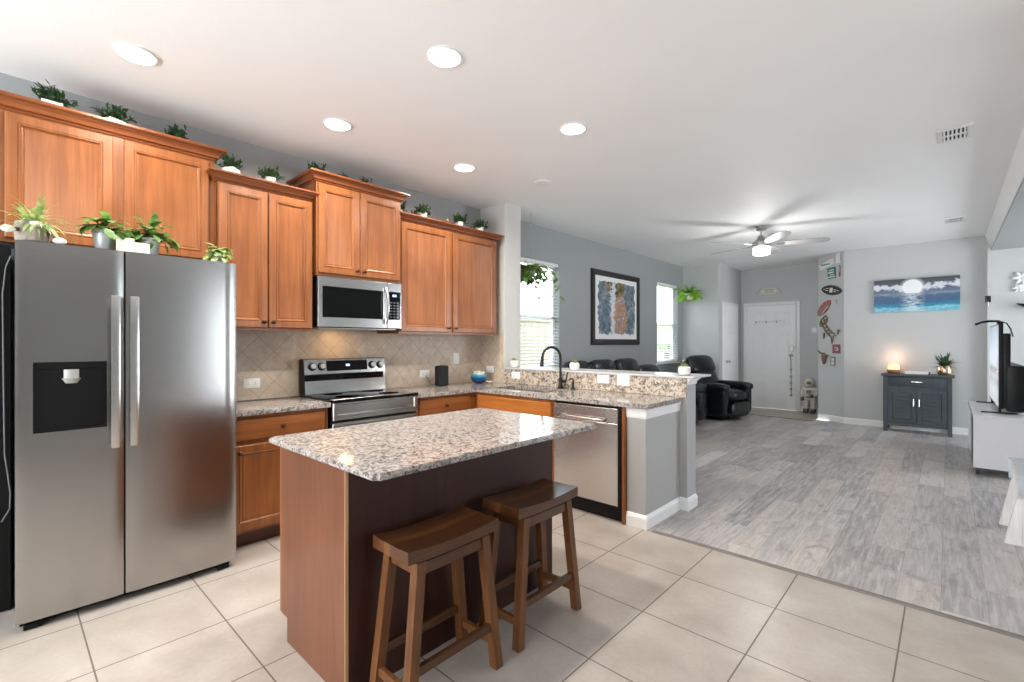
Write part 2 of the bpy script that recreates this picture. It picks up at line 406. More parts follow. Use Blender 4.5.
bm = B(); W1 = (4.40, 5.27, 1.0, 2.45); W2 = (8.27, 9.18, 0.98, 2.49)
ys = [-2.9, W1[0], W1[1], W2[0], W2[1], 9.42]
for i in (0, 2, 4): box(bm, -4.12, XW, ys[i], ys[i + 1], 0, H)
for W in (W1, W2):
    box(bm, -4.12, XW, W[0], W[1], 0, W[2]); box(bm, -4.12, XW, W[0], W[1], W[3], H)
struct('wall_left', bm, 'wall_dimmed')
bm = B(); box(bm, -4.12, -3.262, 9.42, 9.54, 0, H); struct('wall_back', bm, 'wall')
bm = B(); box(bm, -3.38, -3.26, 9.541, 10.75, 0, H); struct('wall_closet', bm, 'wall')
bm = B(); box(bm, -3.38, -1.55, 10.751, 10.87, 0, H); struct('wall_entry', bm, 'wall')
bm = B(); prism(bm, [(-1.70, 9.90), (-1.285, 9.62), (-1.285, 9.75), (-1.58, 9.95), (-1.58, 10.75), (-1.70, 10.75)], lambda x, y: (x, y, 0), lambda x, y: (x, y, H)); struct('wall_angled', bm, 'wall')
bm = B(); box(bm, -1.284, 3.4, YF, YF + 0.12, 0, H); struct('wall_far', bm, 'wall')
bm = B(); box(bm, 0.41, 0.44, 9.52, YF - .001, 0, 2.699); struct('trim_3', bm, 'wall')
bm = B(); prism(bm, [(.392, H - .001), (.448, 2.70), (.56, 2.70), (.56, H - .001)], lambda x, z: (x, 3.2, z), lambda x, z: (x, YF - .001, z)); struct('wall_header', bm, 'ceiling')
bm = B(); box(bm, 0.452, 3.3, 3.2, YF - .002, 2.68, 2.699); struct('ceiling_lowered', bm, 'wall_dimmed')  # shade below the drop put into the colour of its underside
# walls behind and right of camera; unseen openings placed to suit the fill light
bm = B()
box(bm, 3.31, 3.45, -2.9, 3.18, 0, H); box(bm, 3.31, 3.45, 3.92, 7.1, 0, H); box(bm, 3.31, 3.45, 9.1, YF, 0, H)
box(bm, 3.31, 3.45, 3.18, 3.92, 2.4, H); box(bm, 3.31, 3.45, 7.1, 9.1, 2.45, H); box(bm, 3.31, 3.45, 7.1, 9.1, 0, .35)
struct('wall_right', bm, 'wall_dimmed')  # unseen wall, coloured dark to cut the light bounced back
bm = B(); box(bm, -3.96, -3.75, -2.95, -2.8, 0, H); box(bm, -.25, 3.3, -2.95, -2.8, 0, H); box(bm, -3.75, -.25, -2.95, -2.8, 2.5, H); box(bm, -3.75, -.25, -2.95, -2.8, 0, .4)
struct('wall_rear', bm, 'wall')
# partition stub between kitchen and living room
M['stub'] = wallmat('partition_paint', (0.56, 0.555, 0.535))
bm = B(); box(bm, XW + .001, -3.58, 3.76, 4.02, 0, H); struct('wall_partition', bm, 'stub')
# half wall carrying the bar ledge, and the end wall of the peninsula
M['low_wall_shade'] = wallmat('shaded_half_wall_grey', (0.40, 0.40, 0.395))  # same wall grey, darkened for the shade on this low wall
bm = B(); box(bm, -3.579, -1.55, 3.765, 3.94, 0, 1.067); struct('wall_half', bm, 'low_wall_shade')
bm = B(); box(bm, -1.765, -1.615, 3.18, 3.764, 0, 0.868); struct('wall_peninsula', bm, 'low_wall_shade')
bprof = [(0.001, 0.001), (0.017, 0.001), (0.017, 0.075), (0.012, 0.088), (0.006, 0.098), (0.001, 0.102)]
def baseboard(name, path, h=1.0):
    bm = B(); sweep(bm, path, [(o, z * h) for o, z in bprof]); return struct(name, bm, 'white_trim')
baseboard('baseboard_peninsula', [(-1.765, 3.18), (-1.615, 3.18), (-1.615, 3.765), (-1.55, 3.765), (-1.55, 3.94), (-3.57, 3.94)][:5], 1.0)
baseboard('baseboard_back', [(-3.95, 9.42), (-3.26, 9.42), (-3.26, 9.60)])
baseboard('baseboard_entry', [(-2.14, 10.75), (-1.72, 10.75)])
baseboard('baseboard_far', [(-1.70, 9.90), (-1.285, 9.62), (0.40, 9.62)])
baseboard('baseboard_right', [(0.44, 9.62), (3.28, 9.62)])
# white moulding under the peninsula counter end
tp = [(0.001, 0.800), (0.006, 0.802), (0.009, 0.812), (0.013, 0.858), (0.018, 0.874), (0.001, 0.874)]
bm = B(); sweep(bm, [(-1.765, 3.18), (-1.615, 3.18), (-1.615, 3.763)], tp); struct('trim_4', bm, 'white_trim')
# bar ledge with its moulding
M['ledge'] = plain('ledge_laminate', (0.52, 0.53, 0.54), 0.25, 0, 0.03, 10)
bm = B(); sweep(bm, [(-1.55, 3.766), (-1.55, 3.94), (-3.575, 3.94)], [(0.001, 1.015), (0.006, 1.018), (0.010, 1.04), (0.028, 1.058), (0.032, 1.068), (0.001, 1.068)]); struct('trim_5', bm, 'white_trim')
bm = B(); box(bm, -3.579, -1.49, 3.742, 4.13, 1.070, 1.088, 0.005, 2); struct('trim_6', bm, 'ledge')
# diagonal tile backsplash (kitchen wall and its return on the partition)
bm = B(); box(bm, XW + .001, XW + .009, 0.97, 3.759, 0.916, 1.475); struct('trim_7', bm, 'splash')
bm = B(); box(bm, XW + .010, -3.60, 3.751, 3.759, 0.916, 1.475); struct('trim_8', bm, 'splash')

# windows with sash and glass
tg = NT('window_glass'); tr = tg.n('BsdfTransparent', {0: (0.96, 0.98, 0.98, 1)}); gl = tg.n('BsdfGlossy', {0: (1, 1, 1, 1), 1: 0.02})
mx = tg.n('MixShader', {0: 0.06}); tg.t.links.new(tr.outputs[0], mx.inputs[1]); tg.t.links.new(gl.outputs[0], mx.inputs[2])
tg.t.links.new(mx.outputs[0], tg.t.nodes['Material Output'].inputs[0]); M['glass'] = tg.m
def window(name, W):
    y0, y1, z0, z1 = W; zm = (z0 + z1) / 2 - .03
    bm = B(); X = lambda u, v, n: (-4.075 + n, u, v)
    for a, b, c, d in ((y0, y0 + .05, z0, z1), (y1 - .05, y1, z0, z1), (y0, y1, z0, z0 + .05), (y0, y1, z1 - .05, z1), (y0, y1, zm - .025, zm + .025)):
        box(bm, -4.10, -4.05, a, b, c, d, .004)
    o = struct(name, bm, 'white_trim')
    bm = B(); box(bm, -4.078, -4.072, y0 + .04, y1 - .04, z0 + .04, zm); struct('glass', bm, 'glass', o)
    bm = B(); box(bm, -4.088, -4.082, y0 + .04, y1 - .04, zm, z1 - .04); struct('glass', bm, 'glass', o)
    bm = B(); box(bm, -4.05, XW + .035, y0 - .04, y1 + .04, z0 - .03, z0 + .001, .004); struct('sill', bm, 'white_trim', o)
window('window_1', W1); window('window_2', W2)
def blind(W, label):
    y0, y1, z0, z1 = W[0] + .012, W[1] - .012, W[2] + .012, W[3]
    t = thing('window_blind', label, 'blind', (-4.005, (y0 + y1) / 2, z0), 'white horizontal blinds')
    bm = B(); box(bm, -4.035, -3.975, y0, y1, z1 - .05, z1 - .002, .004); obj('headrail', bm, 'blind', t)
    bm = B(); box(bm, -4.03, -3.98, y0, y1, z0, z0 + .02, .003); obj('bottom_rail', bm, 'blind', t)
    bm = B(); z = z0 + .045; a = math.radians(14)
    while z < z1 - .06:
        m = Matrix.Translation((-4.005, 0, z)) @ Matrix.Rotation(a, 4, 'Y')
        box(bm, -.024, .024, y0, y1, -.0014, .0014, mat=m); z += .044
    obj('slats', bm, 'blind', t, smooth=False)
    bm = B()
    for f in (.18, .82): tube(bm, [(-4.005, y0 + (y1 - y0) * f, z0 + .02), (-4.005, y0 + (y1 - y0) * f, z1 - .05)], .0012, 5)
    obj('ladder_cord', bm, 'white', t)
blind(W1, 'white horizontal blind in the window behind the black faucet')
blind(W2, 'white horizontal blind in the far window beside the bright green fern')

# doors
def door(name, F, u0, u1, z1, cas, knob_u, hinge_side):
    bm = B(); loops(bm, F, u0, u1, 0.012, z1, [(0, 0.0), (0, .028), (.003, .03)]); o = struct(name, bm, 'white_door')
    w_ = u1 - u0; pw = (w_ - 3 * .11) / 2
    for (za, zb) in ((.16, .62), (.74, 1.56), (1.68, z1 - .13)):
        for k in range(2):
            a = u0 + .11 + k * (pw + .11)
            bm = B(); loops(bm, F, a, a + pw, za, zb, [(0, .030), (.012, .033), (.022, .0305), (.04, .031), (.06, .036)]); struct('door_panel', bm, 'white_door', o)
    bm = B()
    for a, b, c, d in ((u0 - cas, u0 - .004, 0.001, z1 + cas), (u1 + .004, u1 + cas, 0.001, z1 + cas), (u0 - .004, u1 + .004, z1 + .004, z1 + cas)):
        loops(bm, F, a, b, c, d, [(0, .001), (0, .018), (.006, .024), (.02, .027)])
    struct('door_casing', bm, 'white_trim', o)
    return o
d1 = door('door_1', FY(10.75), -3.13, -2.22, 2.12, .07, 0, 0)
bm = B()
for zz in (1.10, 1.22):
    cyl(bm, (-2.30, 10.72, zz), (-2.30, 10.695, zz), .032); cyl(bm, (-2.30, 10.70, zz), (-2.30, 10.66, zz), .016)
box(bm, -2.345, -2.255, 10.70, 10.718, 1.17, 1.29, .006); sph(bm, (-2.30, 10.65, 1.10), (.03, .024, .03))
struct('door_handle', bm, 'nickel', d1, True)
d2 = door('door_2', FX(-3.26), 9.69, 10.44, 2.10, .07, 0, 0)
bm = B(); cyl(bm, (-3.235, 9.77, .98), (-3.21, 9.77, .98), .03); cyl(bm, (-3.215, 9.77, .98), (-3.18, 9.77, .98), .012); sph(bm, (-3.17, 9.77, .98), (.022, .03, .03)); struct('door_knob', bm, 'nickel', d2, True)

# outside: ground, vinyl fence, palm
M['grass'] = plain('lawn', (0.10, 0.17, 0.05), 0.9, 0, 0.4, 3)
M['fence'] = plain('cream_vinyl', (0.30, 0.27, 0.185), 0.5, 0, 0.03, 2)
bm = B(); box(bm, -14, -4.13, -3, 22, -.3, -.12); struct('ground', bm, 'grass')
bm = B()
for k in range(60):
    y = 4 + k * .25; box(bm, -7.03, -7.0, y, y + .24, -.1, 1.86, .01)
box(bm, -7.06, -6.97, 4, 19, 1.84, 1.95, .01); box(bm, -7.06, -6.97, 4, 19, .0, .1, .01)
tag(obj('vinyl_fence', bm, 'fence'), 'cream boarded garden fence seen through the window behind the faucet', 'fence')

# ---------------------------------------------------------------- kitchen cabinets
DL = [(0, 0.0), (0, .015), (.005, .020), (.046, .020), (.049, .0175), (.052, .0215), (.057, .0215), (.062, .014), (.070, .0105), (.073, .0125), (.077, .0115)]
def cab_door(name, F, u0, u1, v0, v1, mat, parent, n0=0.0, lv=DL):
    bm = B(); loops(bm, lambda u, v, n: F(u, v, n + n0), u0, u1, v0, v1, lv); return obj(name, bm, mat, parent, angle=20)
def knob(F, u, v, parent, n0=.02):
    bm = B(); a, b, c = V(F(u, v, n0)), V(F(u, v, n0 + .016)), V(F(u, v, n0 + .024))
    cyl(bm, a, a + (b - a) * .15, .011, .009, 14); cyl(bm, a, b, .006, .006, 10)
    d = (b - a).normalized(); sph(bm, c, .0145, 14, 8, d.to_track_quat('Z', 'Y').to_matrix().to_4x4() @ Matrix.Diagonal((1, 1, .65, 1))); return obj('knob', bm, 'knob', parent)
def crown_prof(zt, hgt=.062, out=.062):
    z0 = zt - hgt
    h = hgt
    return [(-.018, z0), (.006, z0), (.010, z0 + .08 * h), (.006, z0 + .16 * h), (.010, z0 + .20 * h), (.020, z0 + .24 * h), (.022, z0 + .36 * h), (.032, z0 + .56 * h), (.044, z0 + .66 * h), (.044, z0 + .72 * h), (.054, z0 + .74 * h), (out, z0 + .84 * h), (out, zt), (out - .03, zt), (-.018, zt - .2 * h)]
def upper(label, y0, y1, z0, zt, xf, doors, knobs, ch=.062, left_ret=True, right_ret=True, sink=.012):
    t = thing('wall_cabinet', label, 'cabinet', (XW, (y0 + y1) / 2, z0), 'cherry upper cabinets')
    bm = B(); box(bm, XW + .002, xf - .002, y0, y1, z0 + .0, zt - sink)
    # face frame
    box(bm, xf - .02, xf, y0, y1, z0 - .006, zt - .045)
    obj('body', bm, 'cherry', t, smooth=False)
    F = FX(xf)
    for (a, b), k in zip(doors, knobs):
        d = cab_door('door', F, a, b, z0 + .014, zt - ch - .012, 'cherry', t)
        if k: knob(F, b - .028 if k > 0 else a + .028, z0 + .055, d)
    path = [(XW + .01, y0), (xf, y0), (xf, y1), (XW + .01, y1)]
    if not left_ret: path = path[1:]
    if not right_ret: path = path[:-1]
    bm = B(); sweep(bm, path[::1], crown_prof(zt, ch))
    obj('crown_moulding', bm, 'cherry_crown', t, angle=25)
    return t
upper('wide two-door cherry wall cabinet above the steel refrigerator', -.03, .983, 1.90, 2.665, -3.655, [(.012, .452), (.502, .948)], [0, 0], .075, sink=.036)
upper('tall two-door cherry wall cabinet between refrigerator and microwave', .985, 1.632, 1.452, 2.51, -3.605, [(.992, 1.301), (1.308, 1.622)], [1, -1])
upper('short raised cherry wall cabinet above the microwave', 1.640, 2.404, 1.886, 2.672, -3.565, [(1.655, 2.000), (2.006, 2.385)], [1, -1], .07, sink=.023)
upper('tall two-door cherry wall cabinet right of the microwave, next to the grey partition', 2.412, 3.655, 1.445, 2.52, -3.605, [(2.425, 2.990), (3.030, 3.622)], [1, -1])
# base cabinets
def base_left():
    t = thing('base_cabinet', 'cherry base cabinet with drawer and door between refrigerator and range', 'cabinet', (-3.68, 1.32, 0), 'cherry base cabinets')
    bm = B(); box(bm, XW + .002, -3.40, .985, 1.655, .105, .878); obj('body', bm, 'cherry', t, False)
    bm = B(); box(bm, XW + .002, -3.47, .985, 1.655, .002, .104); obj('toe_kick', bm, 'toe', t, False)
    F = FX(-3.40)
    d = cab_door('drawer', F, 1.0, 1.625, .715, .848, 'cherry_h', t, 0, [(0, 0), (0, .014), (.006, .02), (.02, .02)]); knob(F, 1.32, .785, d)
    d = cab_door('door', F, 1.0, 1.625, .125, .685, 'cherry', t); knob(F, 1.05, .64, d)
base_left()
t = thing('base_cabinet', 'cherry base cabinet with one drawer right of the range', 'cabinet', (-3.68, 2.8, 0), 'cherry base cabinets')
bm = B(); box(bm, XW + .002, -3.40, 2.447, 3.155, .105, .878); obj('body', bm, 'cherry', t, False)
bm = B(); box(bm, XW + .002, -3.47, 2.447, 3.155, .002, .104); obj('toe_kick', bm, 'toe', t, False)
d = cab_door('drawer', FX(-3.40), 2.475, 3.06, .715, .852, 'cherry_h', t, 0, [(0, 0), (0, .014), (.006, .02), (.02, .02)]); knob(FX(-3.40), 2.77, .785, d)
d = cab_door('door', FX(-3.40), 2.475, 3.06, .125, .685, 'cherry', t); knob(FX(-3.40), 2.525, .64, d)
t = thing('base_cabinet', 'cherry sink base cabinet with plain orange front panel left of dishwasher', 'cabinet', (-2.9, 3.45, 0), 'cherry base cabinets')
bm = B(); box(bm, -3.398, -2.43, 3.158, 3.75, .105, .70); box(bm, -3.398, -2.43, 3.158, 3.22, .70, .878); obj('body', bm, 'cherry', t, False)
bm = B(); box(bm, -3.398, -2.43, 3.225, 3.75, .002, .104); obj('toe_kick', bm, 'toe', t, False)
cab_door('false_drawer', FY(3.158), -3.355, -2.455, .715, .85, 'cherry_hx', t, 0, [(0, 0), (0, .014), (.006, .02), (.02, .02)])
for a, b, kk in ((-3.355, -2.91, 1), (-2.90, -2.455, -1)):
    d = cab_door('door', FY(3.158), a, b, .125, .685, 'cherry', t); knob(FY(3.158), b - .03 if kk > 0 else a + .03, .64, d)
bm = B(); box(bm, -1.792, -1.767, 3.15, 3.74, .002, .878); tag(obj('filler_panel', bm, 'cherry', smooth=False), 'narrow cherry end panel between dishwasher and grey half wall', 'panel')

# worktops
bm = B(); box(bm, XW + .002, -3.362, .975, 1.662, .880, .915, .006, 2)
tag(obj('countertop', bm, 'granite'), 'short granite countertop between refrigerator and range', 'countertop')
SX0, SX1, SY0, SY1 = -3.30, -2.62, 3.27, 3.62
bm = B()
for a, b, c, d in ((XW + .002, -3.362, 2.442, 3.138), (XW + .002, SX0, 3.138, 3.745), (SX0, SX1, 3.138, SY0), (SX0, SX1, SY1, 3.745), (SX1, -1.578, 3.138, 3.745)):
    box(bm, a, b, c, d, .880, .915)
bmesh.ops.remove_doubles(bm, verts=bm.verts, dist=1e-4)
tag(obj('countertop', bm, 'granite', smooth=False), 'long L-shaped granite countertop running from range along the sink peninsula', 'countertop')
bm = B(); box(bm, -3.58, -1.552, 3.747, 3.764, .916, 1.069, .002)
tag(obj('raised_backsplash', bm, 'granite_splash'), 'speckled granite strip behind the sink, rising to the bar ledge', 'backsplash')
# sink
t = thing('kitchen_sink', 'undermount steel double-bowl sink set in the peninsula counter', 'sink', (-2.96, 3.445, .72))
for a, b in ((SX0 + .002, -2.975), (-2.945, SX1 - .002)):
    bm = B(); loops(bm, lambda u, v, n: (u, v, n), a, b, SY0 + .002, SY1 - .002, [(0, .878), (0, .879), (.010, .876), (.022, .74), (.05, .725)]); obj('bowl', bm, 'steel_x', t)
    bm = B(); cyl(bm, ((a + b) / 2, 3.45, .7255), ((a + b) / 2, 3.45, .730), .04); obj('drain', bm, 'chrome', t)
bm = B(); box(bm, -2.975, -2.945, SY0 + .002, SY1 - .002, .80, .876, .004); obj('divider', bm, 'steel_x', t)
# faucet
t = thing('kitchen_faucet', 'dark bronze gooseneck faucet standing behind the sink', 'faucet', (-2.76, 3.68, .916))
bm = B(); lathe(bm, [(.034, .916), (.034, .924), (.024, .932), (.02, .95), (.021, 1.01), (.017, 1.02)], (-2.76, 3.68, 0), 20); obj('base', bm, 'bronze', t)
bm = B(); pts = [(-2.76, 3.68, 1.01), (-2.76, 3.68, 1.12), (-2.76, 3.68, 1.20)]
for k in range(1, 15):
    a = PI * k / 14; pts.append((-2.76 - .035 * (1 - math.cos(a)) , 3.68 - .095 * (1 - math.cos(a)), 1.215 + .10 * math.sin(a)))
tube(bm, pts, .0125, 12); obj('spout', bm, 'bronze', t)
bm = B(); e = V(pts[-1]); cyl(bm, e + V((0, 0, .01)), e + V((-.004, -.008, -.085)), .0145, .019, 16); obj('spray_head', bm, 'bronze', t)
bm = B(); cyl(bm, (-2.755, 3.68, .985), (-2.70, 3.68, .985), .016, .014, 14); tube(bm, [(-2.70, 3.68, .985), (-2.685, 3.68, 1.03), (-2.672, 3.675, 1.075)], [.008, .006, .005], 10); obj('handle', bm, 'bronze', t)
t = thing('soap_dispenser', 'small dark bronze soap dispenser right of the gooseneck faucet', 'soap dispenser', (-2.62, 3.69, .916))
bm = B(); lathe(bm, [(.022, .916), (.022, .925), (.013, .935), (.012, .975), (.009, .98), (.009, .995)], (-2.62, 3.69, 0), 16); obj('base', bm, 'bronze', t)
bm = B(); tube(bm, [(-2.62, 3.69, .99), (-2.62, 3.69, 1.012), (-2.62, 3.655, 1.018), (-2.62, 3.63, 1.008)], .007, 10); obj('pump', bm, 'bronze', t)

# ---------------------------------------------------------------- appliances
def fridge():
    xf = -3.165; t = thing('refrigerator', 'large stainless side-by-side refrigerator with dispenser in its narrow door', 'refrigerator', (-3.5, .505, 0))
    bm = B(); box(bm, -3.90, -3.245, .052, .962, .03, 1.836, .004); obj('body', bm, 'charcoal_paint', t)
    z0, z1 = .045, 1.838
    F = FX(-3.24)
    def dr(y0, y1, hole=None):
        # bowed front door: grid in u with slight crown of the face
        bm = B(); n = 14; us = [y0 + (y1 - y0) * i / n for i in range(n + 1)]
        if hole: us = sorted(set(us + [hole[0], hole[1]]))
        vs = [z0, z1] if not hole else [z0, hole[2], hole[3], z1]
        def X(u):
            # overall bow across both doors, edges eased
            e = min(u - y0, y1 - u); c = (u - .505) / .465
            return xf - .010 * c * c - (.006 if e < 1e-4 else 0.0) - (.008 if u > .9599 and e < 1e-4 else 0)
        fr = [[bm.verts.new((X(u), u, v)) for v in vs] for u in us]; bk = [[bm.verts.new((-3.238, u, v)) for v in vs] for u in us]
        for i in range(len(us) - 1):
            for j in range(len(vs) - 1):
                if hole and j == 1 and us[i] >= hole[0] - 1e-6 and us[i + 1] <= hole[1] + 1e-6: continue
                bm.faces.new((fr[i][j], fr[i + 1][j], fr[i + 1][j + 1], fr[i][j + 1]))
                bm.faces.new((bk[i][j], bk[i][j + 1], bk[i + 1][j + 1], bk[i + 1][j]))
            bm.faces.new((fr[i][0], bk[i][0], bk[i + 1][0], fr[i + 1][0])); bm.faces.new((fr[i][-1], fr[i + 1][-1], bk[i + 1][-1], bk[i][-1]))
        for j in range(len(vs) - 1):
            bm.faces.new((fr[0][j], fr[0][j + 1], bk[0][j + 1], bk[0][j])); bm.faces.new((fr[-1][j], bk[-1][j], bk[-1][j + 1], fr[-1][j + 1]))
        return obj('door', bm, 'steel_v', t, angle=25)
    hole = (.102, .368, .93, 1.265)
    dl = dr(.044, .436, hole); dr_ = dr(.444, .973)
    for d, y in ((dl, .395), (dr_, .471)):
        bm = B(); box(bm, -3.115, -3.095, y - .0195, y + .0195, .825, 1.600, .008, 2); obj('handle', bm, 'steel_bright', d)
        for z in (.865, 1.560):
            bm = B(); box(bm, -3.168, -3.114, y - .010, y + .010, z - .022, z + .022, .003); obj('handle_mount', bm, 'chrome', d)
    # dispenser recess
    y0, y1, a, b = hole
    bm = B(); X = lambda u, v, n: (-3.166 + n, u, v)
    loops(bm, X, y0, y1, a, b, [(0, .000), (0, .004), (.008, .004), (.010, -.066), (.03, -.068)]); obj('dispenser', bm, 'black', t)
    dp = [c for c in bpy.data.objects if c.parent == t and c.name.startswith('dispenser')][0]
    bm = B(); box(bm, -3.178, -3.1625, y0 + .008, y1 - .008, b - .034, b - .004, .003); obj('control_strip', bm, 'black', dp)
    bm = B(); cyl(bm, (-3.188, .235, 1.228), (-3.188, .235, 1.185), .036, .036, 24); cyl(bm, (-3.188, .235, 1.185), (-3.188, .235, 1.160), .042, .030, 24); obj('nozzle', bm, 'nozzle_grey', dp)
    bm = B(); box(bm, -3.226, -3.216, .192, .278, 1.02, 1.17, .006); obj('paddle', bm, 'charcoal_paint', dp)
    for yy in (y0 + .042, y1 - .042):
        bm = B(); cyl(bm, (-3.222, yy, a + .02), (-3.222, yy, b - .06), .010, .010, 12); obj('side_rib', bm, 'key_grey', dp)
    bm = B(); box(bm, -3.228, -3.172, y0 + .02, y1 - .02, a + .006, a + .016, .002); obj('drip_tray', bm, 'black_gloss', dp)
    bm = B(); 
    for y in (.10, .905): box(bm, -3.24, -3.19, y - .03, y + .03, .002, .03, .003)
    box(bm, -3.80, -3.25, .06, .955, .003, .03); obj('foot', bm, 'black', t)
M['nozzle_grey'] = plain('nozzle_grey', (0.30, 0.30, 0.29), 0.35, 0.0)
M['key_grey'] = plain('key_grey', (0.10, 0.11, 0.125), 0.5)
M['charcoal_paint'] = plain('charcoal_paint', (0.045, 0.047, 0.05), 0.45)
fridge()
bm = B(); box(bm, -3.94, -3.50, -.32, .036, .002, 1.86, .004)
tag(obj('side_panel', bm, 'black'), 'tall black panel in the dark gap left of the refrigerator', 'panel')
bm = B(); tube(bm, [(-3.49, .034, 1.80), (-3.487, .016, 1.74), (-3.487, .005, 1.60), (-3.487, .008, 1.2), (-3.487, .012, .8), (-3.487, .032, .60), (-3.487, .03, .52), (-3.487, .002, .46)], .0028, 6)
tag(obj('power_cord', bm, 'dim_cord'), 'thin grey cord hanging in the dark gap left of the refrigerator', 'cord')

def kitchen_range():
    y0, y1 = 1.672, 2.434
    t = thing('electric_range', 'stainless electric range with black glass cooktop under the microwave', 'range', (-3.63, 2.05, 0))
    bm = B(); box(bm, -3.92, -3.40, y0 + .004, y1 - .004, .04, .905, .003); box(bm, -3.90, -3.45, y0 + .03, y1 - .03, .001, .04); obj('body', bm, 'black', t)
    bm = B(); box(bm, -3.925, -3.345, y0, y1, .905, .931, .004, 2); obj('cooktop', bm, 'black_gloss', t); ct = [c for c in bpy.data.objects if c.parent == t and c.name.startswith('cooktop')][0]
    for (x, y, r) in ((-3.50, 1.87, .10), (-3.50, 2.24, .085), (-3.76, 1.87, .08), (-3.76, 2.24, .095)):
        bm = B(); lathe(bm, [(r - .004, .9312), (r - .004, .9318), (r, .9318), (r, .9312)], (x, y, 0), 40); obj('burner_ring', bm, 'black', ct)
    bm = B(); loops(bm, FX(-3.40), y0, y1, .775, .934, [(0, 0), (0, .045), (.006, .052), ((.035, .04), .052), ((.04, .045), .044), ((.06, .065), .044)]); obj('front_panel', bm, 'steel_v', t)
    bm = B(); loops(bm, FX(-3.40), y0 + .002, y1 - .002, .20, .755, [(0, 0), (0, .034), (.006, .04), ((.08, .09), .04), ((.083, .093), .037)]); d = obj('oven_door', bm, 'steel_v', t)
    bm = B(); loops(bm, FX(-3.40), y0 + .09, y1 - .09, .30, .655, [(0, .036), (0, .0385), (.01, .0385)]); obj('oven_window', bm, 'black_gloss', d)
    bm = B(); box(bm, -3.335, -3.30, y0 + .03, y1 - .03, .690, .726, .01, 2); 
    for y in (y0 + .06, y1 - .06): box(bm, -3.362, -3.33, y - .015, y + .015, .695, .721, .003)
    obj('oven_handle', bm, 'steel_v', d)
    bm = B(); loops(bm, FX(-3.40), y0 + .002, y1 - .002, .055, .19, [(0, 0), (0, .034), (.006, .04)]); obj('drawer', bm, 'steel_v', t)
    # backguard, leaning face
    bm = B(); pr = [(-3.925, .932), (-3.845, .932), (-3.855, 1.045), (-3.850, 1.095), (-3.872, 1.215), (-3.885, 1.223), (-3.925, 1.223)]
    prism(bm, pr, lambda x, z: (x, y0 + .006, z), lambda x, z: (x, y1 - .006, z)); g = obj('backguard', bm, 'steel_v', t, angle=20)
    bm = B(); prism(bm, [(-3.9, .93), (-3.926, .93), (-3.926, 1.222), (-3.88, 1.222), (-3.848, 1.09), (-3.84, .932)], lambda x, z: (x, y0 - .004, z), lambda x, z: (x, y0 + .006, z)); obj('end_cap', bm, 'black', g)
    def on(u, zc, n=0):   # point on sloping control face
        s = (zc - 1.095) / .12; return V((-3.850 - .022 * s + n, u, zc))
    bm = B(); prism(bm, [(-3.8545, 1.040), (-3.847, 1.045), (-3.845, 1.093), (-3.852, 1.096)], lambda x, z: (x, y0 + .01, z), lambda x, z: (x, y1 - .03, z)); obj('vent_strip', bm, 'black_gloss', g)
    bm = B(); pr = [on(0, 1.118, -.002), on(0, 1.118, .003), on(0, 1.205, .003), on(0, 1.205, -.002)]
    prism(bm, [(p.x, p.z) for p in pr], lambda x, z: (x, 1.868, z), lambda x, z: (x, 2.245, z)); dp = obj('display', bm, 'black_gloss', g)
    bm = B(); pr = [on(0, 1.155, .0025), on(0, 1.155, .0038), on(0, 1.173, .0038), on(0, 1.173, .0025)]
    prism(bm, [(p.x, p.z) for p in pr], lambda x, z: (x, 2.042, z), lambda x, z: (x, 2.078, z)); obj('clock', bm, 'blue_glow', dp)
    for y in (1.745, 1.825, 2.295, 2.378):
        a = on(y, 1.158, 0); nn = V((.98, 0, .18)).normalized()
        bm = B(); cyl(bm, a - nn * .004, a + nn * .032, .025, .021, 24); k = obj('control_knob', bm, 'nickel', g)
        bm = B(); lathe(bm, [(.026, .0), (.034, .0), (.032, .007), (.026, .007)], a, 24, nn.to_track_quat('Z', 'Y').to_matrix().to_4x4()); obj('knob_collar', bm, 'black', g)
M['blue_glow'] = emit('blue_display', (0.35, 0.55, 1.0), 1.6)
kitchen_range()

